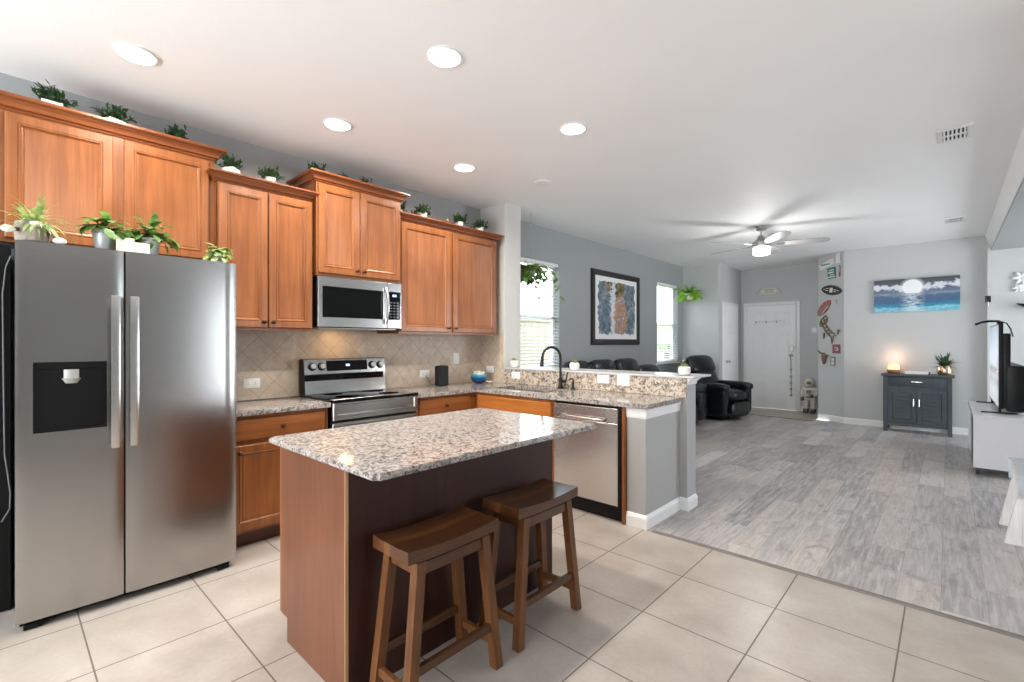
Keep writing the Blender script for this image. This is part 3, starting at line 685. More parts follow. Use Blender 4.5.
def microwave():
    y0, y1, z0, z1, xf = 1.652, 2.408, 1.478, 1.876, -3.555
    t = thing('microwave_oven', 'stainless over-the-range microwave with curved vertical handle', 'microwave', (-3.76, 2.03, z0))
    bm = B(); box(bm, XW + .012, xf - .03, y0, y1, z0, z1, .003); obj('body', bm, 'black', t)
    bm = B(); loops(bm, FX(xf - .03), y0, 2.262, z0 + .004, z1, [(0, 0), (0, .027), (.004, .03), ((.035, .075), .03), ((.038, .078), .027)]); d = obj('door', bm, 'steel_v', t)
    bm = B(); loops(bm, FX(xf - .03), y0 + .036, 2.226, z0 + .082, z1 - .076, [(0, .026), (0, .0285), (.01, .0285)]); obj('window', bm, 'black_gloss', d)
    bm = B(); pts = []
    for k in range(13):
        s = k / 12; pts.append((xf + .012 + .035 * math.sin(PI * s) ** .7, 2.243, z0 + .045 + .305 * s))
    tube(bm, pts, [.012] * 13, 10); obj('handle', bm, 'steel_bright', d)
    bm = B(); loops(bm, FX(xf - .03), 2.264, y1, z0 + .004, z1, [(0, 0), (0, .027), (.004, .03), ((.012, .075), .03), ((.014, .077), .028)]); c = obj('control_panel', bm, 'steel_v', t)
    bm = B(); loops(bm, FX(xf - .03), 2.276, y1 - .012, z0 + .081, z1 - .077, [(0, .027), (0, .0300), (.004, .0302)]); k = obj('keypad', bm, 'black_gloss', c)
    bm = B()
    for r in range(6):
        for q in range(3): loops(bm, FX(xf), 2.290 + q * .033, 2.308 + q * .033, z0 + .098 + r * .025, z0 + .108 + r * .025, [(0, 0), (0, .0008)])
    obj('button', bm, 'key_grey', k, smooth=False)
    bm = B(); loops(bm, FX(xf), 2.315, 2.352, z1 - .118, z1 - .100, [(0, 0), (0, .001)]); obj('clock', bm, 'blue_glow', k)
    bm = B(); box(bm, XW + .03, xf - .05, y0 + .03, y1 - .03, z0 - .008, z0, .002); obj('hood_underside', bm, 'nickel', t)
    area('hood_lamp', (-3.80, 1.98, z0 - .012), (-3.85, 1.98, .9), .05, .30, 1.6, (1.0, 0.62, 0.26))
M['key_grey'] = plain('key_grey', (0.10, 0.11, 0.125), 0.5)
microwave()

def dishwasher():
    x0, x1, yf = -2.424, -1.797, 3.142
    t = thing('dishwasher', 'stainless dishwasher in the peninsula beside the grey half wall', 'dishwasher', (-2.11, 3.4, 0))
    bm = B(); box(bm, x0 + .004, x1 - .004, yf + .025, 3.74, .10, .872); obj('body', bm, 'black', t, False)
    bm = B(); box(bm, x0 + .006, x1 - .003, yf + .045, 3.70, .002, .0995); box(bm, x1 - .024, x1 - .002, yf + .004, yf + .03, .03, .868); obj('toe_kick', bm, 'black', t, False)
    bm = B(); loops(bm, FY(yf + .025), x0, x1 - .026, .125, .745, [(0, 0), (0, .022), (.004, .025)]); d = obj('door', bm, 'steel_x', t)
    bm = B(); loops(bm, FY(yf + .025), x0, x1 - .026, .748, .858, [(0, 0), (0, .022), (.004, .025)]); c = obj('control_panel', bm, 'steel_x', d)
    bm = B(); pts = [(x0 + .10, yf - .004, .775), (x0 + .11, yf - .03, .768)] + [(x0 + .11 + (x1 - x0 - .25) * k / 8, yf - .034, .766) for k in range(9)] + [(x1 - .135, yf - .004, .775)]
    tube(bm, pts, .010, 10); obj('handle', bm, 'steel_x', c)
    bm = B(); loops(bm, FY(yf), x1 - .19, x1 - .125, .757, .775, [(0, -.001), (0, .002), (.002, .003)]); obj('badge', bm, 'black_gloss', c)
dishwasher()

# ---------------------------------------------------------------- island
t = thing('kitchen_island', 'cherry island cabinet with shade-darkened back panel standing on the tile floor', 'kitchen island', (-1.96, 1.5, 0))
bm = B(); prism(bm, [(-2.205, .002), (-1.69, .002), (-1.69, .890), (-2.265, .890), (-2.265, .11), (-2.205, .11)], lambda x, z: (x, .895, z), lambda x, z: (x, 2.15, z)); obj('body', bm, 'toe', t, False)
bm = B(); prism(bm, [(-2.205, .001), (-1.676, .001), (-1.676, .8905), (-2.268, .8905), (-2.268, .11), (-2.205, .11)], lambda x, z: (x, .882, z), lambda x, z: (x, .8945, z)); o = obj('end_panel', bm, 'panel_wood', t, False); o['label'] = 'lighter brown veneer end panel'
bm = B(); box(bm, -1.6895, -1.672, .8955, 2.150, .001, .8905); o = obj('back_panel', bm, 'shaded_panel', t, False); o['label'] = 'back panel with its shade in the colour'
bm = B(); box(bm, -1.6755, -1.671, .881, .8945, .001, .8905); o = obj('edge_strip', bm, 'pale_edge', t, False); o['label'] = 'pale raw edge strip'
bm = B(); box(bm, -2.29, -2.266, .884, 2.148, .11, .8905); obj('face_frame', bm, 'cherry', t, False)
for k in range(3): d = cab_door('door', lambda u, v, n: (-2.29 - n, u, v), .90 + k * .415, 1.30 + k * .415, .13, .67, 'cherry', t); 
for k in range(3): cab_door('drawer', lambda u, v, n: (-2.29 - n, u, v), .90 + k * .415, 1.30 + k * .415, .70, .85, 'cherry_h', t, 0, [(0, 0), (0, .014), (.006, .02), (.02, .02)])
bm = B(); box(bm, -2.345, -1.405, .848, 2.222, .891, .916)
ve = [e for e in bm.edges if abs(e.verts[0].co.z - e.verts[1].co.z) > .02]
bmesh.ops.bevel(bm, geom=ve, offset=.017, segments=3, affect='EDGES')
bmesh.ops.bevel(bm, geom=[e for e in bm.edges if abs(e.verts[0].co.z - e.verts[1].co.z) < .001 and len(e.link_faces) == 2 and e.calc_face_angle(0) > 1], offset=.005, segments=2, affect='EDGES')
tag(obj('countertop', bm, 'granite'), 'speckled granite slab with clipped corners topping the kitchen island', 'countertop')

# stools
def stool():
    t = thing('bar_stool', 'dark walnut saddle stool standing closer to the camera', 'stool', (0, 0, 0), 'saddle stools at the island')
    L, Wd, ht = .225, .115, .625
    bm = B(); n = 12; top, bot = [], []
    for i in range(n + 1):
        u = -L + 2 * L * i / n; s = u / L; zt = ht - .014 * (1 - s * s); zb = ht - .048 - .006 * (1 - s * s)
        top.append([bm.verts.new((x, u, zt - (.004 if abs(x) < Wd * .9 else 0) * 1)) for x in (-Wd, -Wd * .5, 0, Wd * .5, Wd)])
        bot.append([bm.verts.new((x, u, zb)) for x in (-Wd, -Wd * .5, 0, Wd * .5, Wd)])
    for i in range(n):
        for j in range(4):
            bm.faces.new((top[i][j], top[i + 1][j], top[i + 1][j + 1], top[i][j + 1])); bm.faces.new((bot[i][j], bot[i][j + 1], bot[i + 1][j + 1], bot[i + 1][j]))
        bm.faces.new((top[i][0], bot[i][0], bot[i + 1][0], top[i + 1][0])); bm.faces.new((top[i][4], top[i + 1][4], bot[i + 1][4], bot[i][4]))
    for R, S in ((top[0], bot[0]), (top[-1], bot[-1])):
        for j in range(4): bm.faces.new((R[j], R[j + 1], S[j + 1], S[j]))
    obj('seat', bm, 'stool', t, angle=50)
    def stick(bm, p, q, a, b):
        p, q = V(p), V(q); A, Bq = [], []
        for i, j in ((-1, -1), (1, -1), (1, 1), (-1, 1)):
            A.append(bm.verts.new(p + V((i * a, j * b, 0)))); Bq.append(bm.verts.new(q + V((i * a, j * b, 0))))
        bm.faces.new(A[::-1]); bm.faces.new(Bq)
        for i in range(4): bm.faces.new((A[i], A[(i + 1) % 4], Bq[(i + 1) % 4], Bq[i]))
    P = lambda sx, sy, z: V((sx * (.108 - .020 * z / .57), sy * (.222 - .062 * z / .57), z))
    for sx in (-1, 1):
        for sy in (-1, 1):
            bm = B(); stick(bm, P(sx, sy, .0015), P(sx, sy, .566), .0195, .0195); obj('leg', bm, 'stool_leg', t, angle=20)
    for sx in (-1, 1):
        bm = B(); a, b = P(sx, -1, .18), P(sx, 1, .18); box(bm, a.x - .011, a.x + .011, a.y + .0175, b.y - .0175, .163, .197, .002); obj('stretcher', bm, 'stool', t)
        bm = B(); a, b = P(sx, -1, .535), P(sx, 1, .535); box(bm, a.x - .010, a.x + .010, a.y + .018, b.y - .018, .515, .560, .002); obj('apron', bm, 'stool', t)
    for sy in (-1, 1):
        bm = B(); a, b = P(-1, sy, .11), P(1, sy, .11); box(bm, a.x + .0195, b.x - .0195, a.y - .011, a.y + .011, .095, .128, .002); obj('stretcher', bm, 'stool_leg', t)
        bm = B(); a, b = P(-1, sy, .535), P(1, sy, .535); box(bm, a.x + .0195, b.x - .0195, a.y - .010, a.y + .010, .515, .556, .002); obj('apron', bm, 'stool_leg', t)
    return t
s1 = stool(); s1.location = (-1.50, 1.19, 0)
dup(s1, (-1.505, 1.775, 0), 0.0, 'dark walnut saddle stool standing farther from the camera, nearer the dishwasher')

# ---------------------------------------------------------------- plants
def leaf(bm, p, d, L, w, droop=0.5, up=V((0, 0, 1)), seg=3, fold=0.12, shape=None):
    """a bent leaf blade starting at p along d"""
    p = V(p); d = V(d).normalized(); side = d.cross(up)
    side = side.normalized() if side.length > 1e-3 else V((1, 0, 0))
    rows = []; q = p.copy(); dd = d.copy()
    sh = shape or (0.25, 1.0, 0.75, 0.05)
    for i in range(seg + 1):
        f = i / seg; k = sh[min(i, len(sh) - 1)] if seg == 3 else math.sin(PI * min(.97, f * .85 + .12))
        ww = w * .5 * k; nrm = side.cross(dd).normalized()
        rows.append([bm.verts.new(q - side * ww + nrm * ww * fold), bm.verts.new(q), bm.verts.new(q + side * ww + nrm * ww * fold)])
        dd = (dd + V((0, 0, -droop / seg))).normalized(); q = q + dd * (L / seg)
    for a, b in zip(rows, rows[1:]):
        for j in range(2): bm.faces.new((a[j], a[j + 1], b[j + 1], b[j]))
def rdir(rng, lo, hi):
    a = rng.uniform(0, 2 * PI); e = math.radians(rng.uniform(lo, hi)); return V((math.cos(a) * math.cos(e), math.sin(a) * math.cos(e), math.sin(e)))

def spiky_plant(seed, pot_kind):
    rng = random.Random(seed)
    t = thing('potted_plant', 'small dark green plant in a white pot', 'plant', (0, 0, 0), 'small plants along the cabinet tops')
    bm = B()
    if pot_kind == 'square':
        loops(bm, lambda u, v, n: (u, v, n), -.042, .042, -.042, .042, [(.006, .001), (.001, .004), (0, .075), (.005, .075), (.007, .066)])
    else:
        lathe(bm, [(.030, .001), (.036, .004), (.043, .07), (.046, .078), (.040, .078), (.038, .068), (.0, .066)], seg=20)
    obj('pot', bm, 'cream_pot', t, local=True)
    bm = B()
    for k in range(30):
        d = rdir(rng, 10, 88); h = rng.uniform(.05, .10); base = V((rng.uniform(-.025, .025), rng.uniform(-.025, .025), .062))
        tip = base + d * h; tube(bm, [base, base + d * h * .5 + V((0, 0, .006)), tip], .0022, 5)
        for j in range(9):
            q = base + d * h * (.2 + .8 * j / 8); e = (d * .5 + rdir(rng, -10, 70)).normalized(); leaf(bm, q, e, rng.uniform(.028, .045), .014, .3)
    obj('foliage', bm, 'leaf_dark', t, local=True)
    return t
pp = [spiky_plant(3, 'square'), spiky_plant(5, 'round')]
where = [(0, -3.715, .194, 2.630, 1.05, 'small spiky plant in white square pot over the refrigerator, the one farthest left'),
 (0, -3.715, .463, 2.630, 1.0, 'small spiky plant in white square pot, middle of the three above the refrigerator cabinet'),
 (0, -3.745, .79, 2.630, .95, 'small spiky plant half sunk behind the crown of the refrigerator cabinet, near its right corner'),
 (0, -3.675, 1.09, 2.499, .98, 'small spiky plant in white pot on the left end of the cabinet beside the refrigerator'),
 (1, -3.675, 1.35, 2.499, .92, 'small spiky plant in white pot on the middle of the cabinet beside the refrigerator'),
 (1, -3.755, 1.725, 2.650, .95, 'small bushy plant behind the left end of crown above the microwave cabinet'),
 (0, -3.72, 1.945, 2.650, .75, 'small dim plant second from left on the raised cabinet above the microwave'),
 (1, -3.755, 2.15, 2.650, .9, 'small plant right of centre on the raised cabinet above the microwave'),
 (1, -3.755, 2.49, 2.509, 1.0, 'small plant in white pot tucked against the raised microwave cabinet'),
 (1, -3.675, 2.72, 2.509, 1.0, 'small plant in white pot on the right-hand cabinet, second from the microwave cabinet'),
 (1, -3.675, 3.18, 2.509, 1.0, 'small plant in white pot beside the tiny brown ornament on the right-hand cabinet'),
 (1, -3.675, 3.47, 2.509, .98, 'small plant in white pot at the end of the cabinets by the grey partition')]
used = set()
for k, x, y, z, s, lab in where:
    if k not in used: o = pp[k]; used.add(k); o.location = (x, y, z); o.scale = (s,) * 3; o['label'] = lab
    else: dup(pp[k], (x, y, z), random.uniform(0, 6), lab, None, s)
t = thing('ornament', 'tiny brown ornament among the plants on the right-hand cabinet top', 'ornament', (-3.69, 3.04, 2.509))
bm = B(); lathe(bm, [(.03, 2.5095), (.034, 2.517), (.028, 2.547), (.018, 2.567), (.0, 2.572)], (-3.69, 3.04, 0), 16); obj('body', bm, 'terracotta', t)
bm = B(); sph(bm, (-3.69, 3.04, 2.587), (.018, .018, .02)); obj('head', bm, 'gold', t)

# plants on top of the refrigerator
FT = 1.837
t = thing('gnome_planter', 'grey planter figure with dangling legs and striped spider plant on the refrigerator', 'planter', (-3.30, .10, FT))
bm = B(); lathe(bm, [(.052, FT + .001), (.060, FT + .01), (.064, FT + .07), (.060, FT + .10), (.054, FT + .10), (.05, FT + .085), (0, FT + .083)], (-3.25, .105, 0), 24, None, lambda a, z: 1 + .03 * math.sin(7 * a)); obj('pot', bm, 'knit', t)
bm = B(); rng = random.Random(4)
for k in range(70):
    d = rdir(rng, 15, 85); leaf(bm, (-3.25 + rng.uniform(-.02, .02), .105 + rng.uniform(-.02, .02), FT + .085), d, rng.uniform(.10, .19), .013, 1.5, seg=5)
obj('foliage', bm, 'leaf_pale', t)
for y0, y1, z1 in ((.075, .022, .05), (.14, .195, .018)):
    bm = B(); tube(bm, [(-3.235, y0, FT + .06), (-3.205, (y0 + y1) / 2, FT + .055), (-3.19, y1 - (y1 - y0) * .18, FT + z1 + .006)], .009, 8); lg = obj('leg', bm, 'toe', t)
    bm = B(); sph(bm, (-3.19, y1, FT + z1), (.018, .026, .017)); obj('shoe', bm, 'cream_pot', lg)
bm = B(); sph(bm, (-3.193, .115, FT + .088), (.016, .026, .014)); obj('face', bm, 'cream_pot', t)

def pothos(name, label, c, pot, seed, mat='leaf_mid', group=None, potmat='grey_tin', n=16, reach=.14):
    x, y, z = c; t = thing(name, label, 'plant', c, group); rng = random.Random(seed)
    bm = B(); r, h = pot
    lathe(bm, [(r * .74, z + .001), (r * .78, z + .004), (r * .98, z + h * .86), (r * 1.06, z + h * .88), (r * 1.06, z + h), (r * .95, z + h), (r * .92, z + h * .88), (0, z + h * .86)], (x, y, 0), 24); obj('pot', bm, potmat, t)
    bs, bl = B(), B()
    for k in range(n):
        d = rdir(rng, 10, 75); d.x = abs(d.x) * .5 if x < -3.2 else d.x
        L = rng.uniform(.5, 1) * reach; p = V((x, y, z + h * .88)); pts = [p]
        for j in range(4): p = p + d * L / 4; d = (d + V((0, 0, -.28))).normalized(); pts.append(p.copy())
        tube(bs, pts, .0022, 5)
        leaf(bl, p, (d + rdir(rng, -20, 20) * .5), rng.uniform(.05, .075), .045, .9, shape=(.35, 1, .8, .06))
        leaf(bl, pts[2], rdir(rng, 0, 40), .048, .036, .7, shape=(.35, 1, .8, .06)); leaf(bl, pts[3], rdir(rng, 0, 50), .048, .036, .7, shape=(.35, 1, .8, .06))
    obj('stems', bs, 'stem', t); obj('foliage', bl, mat, t); return t
pothos('potted_pothos', 'trailing green plant in the left grey tin pot on the refrigerator', (-3.272, .372, FT), (.052, .11), 11, n=26, reach=.12)
pothos('potted_pothos', 'bushy yellow-green plant in the right pale tin pot on the refrigerator', (-3.272, .56, FT), (.052, .10), 12, 'leaf_mid', None, 'grey_tin', 34, .12)
for k, (y, z0, hh, ww, lab) in enumerate(((.445, FT, .075, .075, 'taller cream card sign leaning between the two tin pots'), (.505, FT, .055, .085, 'lower cream card sign in front of the right tin pot'))):
    m = Matrix.Translation((-3.180 + .004 * k, y, z0 + .002)) @ Matrix.Rotation(math.radians(-8), 4, 'Y')
    t = thing('card_sign', lab, 'sign', (-3.187, y, z0)); bm = B(); box(bm, -.004, .004, -ww / 2, ww / 2, 0, hh, .001, mat=m); obj('card', bm, 'paper', t)
    bm = B()
    for j in range(3): box(bm, .0041, .0048, -ww * .3, ww * (.3 - .1 * (j % 2)), hh * (.28 + .2 * j), hh * (.34 + .2 * j), mat=m)
    obj('lettering', bm, 'sensor', t, False)
pothos('potted_plant', 'small pale-leaved plant in white pot on the right end of the refrigerator', (-3.25, .895, FT), (.042, .06), 21, 'leaf_pale', None, 'cream_pot', 26, .045)
# three succulents on the bar ledge
def succulent(label, loc):
    t = thing('potted_succulent', label, 'plant', (0, 0, 0), 'white succulent pots on the bar ledge')
    bm = B(); lathe(bm, [(.026, .001), (.038, .008), (.048, .035), (.044, .066), (.034, .074), (.031, .068), (0, .066)], seg=36, wob=lambda a, z: 1 + .045 * abs(math.sin(5 * a))); obj('pot', bm, 'cream_pot', t, local=True)
    bm = B(); rng = random.Random(9)
    for k in range(30): leaf(bm, (rng.uniform(-.014, .014), rng.uniform(-.014, .014), .066), rdir(rng, 15, 85), rng.uniform(.03, .05), .017, .2)
    obj('foliage', bm, 'leaf_pale', t, local=True); t.location = loc; return t
su = succulent('white ribbed succulent pot at the left end of the bar ledge by the partition', (-3.50, 3.83, 1.089))
dup(su, (-2.70, 3.83, 1.089), 1, 'white ribbed succulent pot on the bar ledge right of the faucet')
dup(su, (-1.60, 3.83, 1.089), 2, 'white ribbed succulent pot at the outer right end of the bar ledge')

# hanging plants
t = thing('hanging_pothos', 'trailing vine in a white hanging pot in front of the window near the partition', 'plant', (-3.63, 4.26, 2.2))
bm = B(); lathe(bm, [(.04, 2.16), (.06, 2.18), (.07, 2.25), (.066, 2.26), (.06, 2.245), (0, 2.24)], (-3.63, 4.26, 0), 22); obj('pot', bm, 'cream_pot', t)
bm = B()
for k in range(3):
    a = k * 2.1; tube(bm, [(-3.63 + .082 * math.cos(a), 4.26 + .082 * math.sin(a), 2.275), (-3.63, 4.26, 2.62)], .002, 5)
tube(bm, [(-3.63, 4.26, 2.62), (-3.63, 4.26, 2.899)], .002, 5); obj('hanger', bm, 'cord', t)
bs, bl = B(), B(); rng = random.Random(31)
for k in range(44):
    a = rng.uniform(0, 2 * PI); d = V((math.cos(a), math.sin(a), .5)).normalized(); p = V((-3.63, 4.26, 2.25)); pts = [p.copy()]
    L = rng.uniform(.16, .30) if k > 5 else rng.uniform(.50, .66); m = 6
    for j in range(m):
        p = p + d * L / m; d = (d * .72 + V((0, 0, -.42))).normalized(); pts.append(p.copy())
        leaf(bl, p, (rdir(rng, -40, 40) + V((0, 0, -.3))), rng.uniform(.07, .10), .066, .6, shape=(.35, 1, .8, .06))
    tube(bs, pts, .002, 5)
obj('stems', bs, 'stem', t); obj('foliage', bl, 'leaf_mid', t)
t = thing('hanging_fern', 'bright lime green fern hanging beside the far window', 'plant', (-3.70, 9.10, 2.2))
bm = B(); lathe(bm, [(.05, 2.20), (.08, 2.22), (.10, 2.31), (.095, 2.315), (.08, 2.30), (0, 2.295)], (-3.70, 9.10, 0), 20); obj('pot', bm, 'cream_pot', t)
bm = B()
for k in range(3):
    a = k * 2.1; tube(bm, [(-3.70 + .096 * math.cos(a), 9.10 + .096 * math.sin(a), 2.31), (-3.70, 9.10, 2.65)], .0025, 5)
tube(bm, [(-3.70, 9.10, 2.65), (-3.70, 9.10, 2.899)], .0025, 5); obj('hanger', bm, 'cord', t)
bl = B(); rng = random.Random(8)
for k in range(70):
    d = rdir(rng, 0, 80); p = V((-3.70, 9.10, 2.30)); L = rng.uniform(.13, .25)
    for j in range(5):
        p = p + d * L / 5; d = (d + V((0, 0, -.30))).normalized()
        p.x = max(p.x, -3.93); p.y = min(p.y, 9.38)
        for s in (-1, 1): leaf(bl, p, (d + V((-d.y, d.x, 0)) * s * 1.2), .07, .035, .5)
for v in bl.verts: v.co.x = max(v.co.x, -3.95); v.co.y = min(v.co.y, 9.405)
obj('foliage', bl, 'leaf_lime', t)

# ---------------------------------------------------------------- small things in the kitchen
def plate(name, label, F, u0, u1, v0, v1, kind, cat='outlet', group=None):
    um, vm = (u0 + u1) / 2, (v0 + v1) / 2
    t = thing(name, label, cat, F(um, v0, 0), group)
    bm = B(); loops(bm, F, u0, u1, v0, v1, [(0, .0005), (.001, .004), (.004, .006)]); obj('cover_plate', bm, 'white', t)
    horiz = (u1 - u0) > (v1 - v0)
    for k in (-1, 1):
        bm = B()
        if kind == 'outlet':
            cu, cv = (um + k * .026, vm) if horiz else (um, vm + k * .026)
            loops(bm, F, cu - .016, cu + .016, cv - .016, cv + .016, [(0, .006), (.002, .0072), (.006, .0072)]); s = obj('socket', bm, 'white', t)
            bm = B()
            for q in (-.006, .006):
                if horiz: loops(bm, F, cu - .006, cu + .006, cv + q - .001, cv + q + .001, [(0, .0072), (0, .0076)])
                else: loops(bm, F, cu + q - .001, cu + q + .001, cv - .006, cv + .006, [(0, .0072), (0, .0076)])
            obj('slot', bm, 'black', s, False)
        elif kind == 'switch':
            cu = um + k * .023 if (u1 - u0) > .09 else um
            if k == 1 and (u1 - u0) <= .09: bm.free(); continue
            loops(bm, F, cu - .016, cu + .016, vm - .032, vm + .032, [(0, .006), (.001, .008), (.006, .009)]); obj('rocker', bm, 'white', t)
        else: bm.free()
    return t
SP = FX(XW + .0095)
plate('wall_outlet', 'white horizontal outlet on tan tile between refrigerator and range', SP, 1.255, 1.377, 1.005, 1.082, 'outlet')
plate('wall_outlet', 'white horizontal outlet on tan tile beside the black smart speaker', SP, 2.90, 3.02, 1.0, 1.077, 'outlet')
plate('light_switch', 'white upright switch plate on tan tile above the black smart speaker', SP, 3.345, 3.425, 1.12, 1.245, 'switch', 'switch')
SB = FY(3.7465)
plate('wall_outlet', 'white outlet plate at the left end of granite strip behind the sink', SB, -3.465, -3.345, .972, 1.045, 'outlet')
plate('wall_outlet', 'white outlet plate on the granite strip, nearer the faucet', SB, -2.385, -2.262, .985, 1.06, 'outlet')
plate('light_switch', 'white switch plate on the granite strip, nearer the outer end of the bar', SB, -2.175, -2.055, .975, 1.075, 'switch', 'switch')
plate('wall_outlet', 'white outlet on the tiled return of partition behind the blue bowl', FY(3.7505), -3.86, -3.745, 1.02, 1.095, 'outlet')
t = thing('smart_speaker', 'black fabric smart speaker standing on the granite by the corner', 'speaker', (-3.80, 3.055, .916))
bm = B(); box(bm, -3.84, -3.76, 2.99, 3.12, .917, 1.125, .028, 4); obj('body', bm, 'charcoal', t)
bm = B(); cyl(bm, (-3.80, 3.055, 1.1245), (-3.80, 3.055, 1.1275), .024); obj('top_control', bm, 'black', t)
bm = B(); tube(bm, [(-3.842, 3.03, .935), (-3.90, 3.0, .93), (-3.945, 2.96, 1.02)], .003, 6); obj('cord', bm, 'black', t)
# blue bowl with warm tealights
M['blue_glaze'] = None
tb = NT('blue_glaze'); xx, yy, zz = tb.sep(); M['blue_glaze'] = tb.out(tb.ramp(tb.n('MapRange', {0: zz, 1: 0.0, 2: 0.11}).outputs[0], [(0.0, (0.006, 0.025, 0.12)), (0.5, (0.006, 0.075, 0.22)), (0.8, (0.03, 0.25, 0.36)), (1.0, (0.40, 0.52, 0.52))]), 0.1)
bc = V((-3.77, 3.55, .916))
t = thing('glazed_bowl', 'round blue glazed bowl in the corner of the granite worktop', 'bowl', bc)
bm = B(); lathe(bm, [(.034, .917), (.060, .925), (.085, .955), (.092, .985), (.080, 1.012), (.070, 1.020), (.064, 1.014), (.074, .985), (.05, .945), (0, .935)], (bc.x, bc.y, 0), 32); obj('body', bm, 'blue_glaze', t)
bm = B(); rng = random.Random(2)
for k in range(9):
    a = k * 2 * PI / 9; sph(bm, (bc.x + .045 * math.cos(a), bc.y + .045 * math.sin(a), 1.012 + .018 * (k % 2)), (.02, .02, .018), 10, 7)
sph(bm, (bc.x, bc.y, 1.03), (.026, .026, .022), 10, 7); o = obj('filling', bm, 'cream_pot', t); o['kind'] = 'stuff'
bm = B(); sph(bm, (bc.x + .01, bc.y + .03, 1.05), (.012, .012, .012), 10, 7); bm.free()
M['pink'] = plain('pale_pink', (0.80, 0.62, 0.58), 0.5)
t = thing('flower_ornament', 'little white and pink flower lying in front of the blue bowl', 'ornament', (-3.66, 3.60, .916))
bm = B()
for k in range(6):
    a = k * PI / 3; m = Matrix.Translation((-3.655, 3.60, .93)) @ Matrix.Rotation(a, 4, 'Z') @ Matrix.Translation((.02, 0, .004)) @ Matrix.Rotation(-.5, 4, 'Y') @ Matrix.Diagonal((.02, .010, .005, 1)); bmesh.ops.create_uvsphere(bm, u_segments=10, v_segments=6, radius=1, matrix=m)
obj('petals', bm, 'cream_pot', t)
bm = B(); sph(bm, (-3.655, 3.60, .929), (.011, .011, .011), 10, 7); obj('flower_centre', bm, 'pink', t)

# ---------------------------------------------------------------- ceiling fixtures
names = {0: 'recessed ceiling light nearest the upper left corner, above the refrigerator', 1: 'recessed ceiling light at top centre, above the island', 2: 'recessed ceiling light in front of the microwave cabinet', 3: 'recessed ceiling light right of centre, above the open floor by the dishwasher', 4: 'recessed ceiling light in front of the right-hand wall cabinet'}
for i, (x, y) in enumerate(CANS[:5]):
    t = thing('recessed_light', names[i], 'ceiling light', (x, y, H - .02), 'recessed kitchen ceiling lights')
    bm = B(); lathe(bm, [(.082, H - .001), (.093, H - .001), (.096, H - .006), (.092, H - .011), (.085, H - .011), (.082, H - .006)], (x, y, 0), 36); obj('trim_ring', bm, 'white', t)
    bm = B(); lathe(bm, [(.083, H - .004), (.083, H - .009), (.05, H - .014), (0, H - .016)], (x, y, 0), 30); obj('lens', bm, 'glow', t)
t = thing('ceiling_sensor', 'small unlit round sensor in the ceiling near the partition', 'sensor', (-2.86, 3.53, H - .02))
bm = B(); lathe(bm, [(.05, H - .001), (.075, H - .001), (.076, H - .008), (.06, H - .014), (.05, H - .012)], (-2.86, 3.53, 0), 30); obj('trim_ring', bm, 'white', t)
bm = B(); lathe(bm, [(.05, H - .003), (.045, H - .008), (0, H - .010)], (-2.86, 3.53, 0), 24); obj('lens', bm, 'sensor', t)
def vent(label, cx, cy, wx, wy):
    t = thing('ceiling_vent', label, 'vent', (cx, cy, H - .02), 'white ceiling air vents')
    X = lambda u, v, n: (cx + u, cy + v, H - .001 - n)
    bm = B(); loops(bm, X, -wx / 2, wx / 2, -wy / 2, wy / 2, [(0, 0), (0, .006), (.006, .010), (.024, .010), (.026, .002)]); obj('frame', bm, 'white', t)
    bm = B(); box(bm, cx - wx / 2 + .03, cx + wx / 2 - .03, cy - wy / 2 + .03, cy + wy / 2 - .03, H - .0045, H - .0035); obj('duct', bm, 'black_matte', t)
    bm = B(); n = 6
    for k in range(n):
        x = cx - wx / 2 + .028 + (wx - .056) * (k + .5) / n
        box(bm, -.006, .006, -wy / 2 + .026, wy / 2 - .026, -.0012, .0012, mat=Matrix.Translation((x, cy, H - .010)) @ Matrix.Rotation(-.5, 4, 'Y'))
    box(bm, cx - wx / 2 + .026, cx + wx / 2 - .026, cy - .010, cy + .010, H - .013, H - .006); obj('louvre', bm, 'white', t, False)
vent('large white air vent in the ceiling at the upper right of the room', .035, 4.765, .19, .29)
vent('smaller far white air vent in the ceiling above the seascape wall', .07, 8.10, .19, .30)
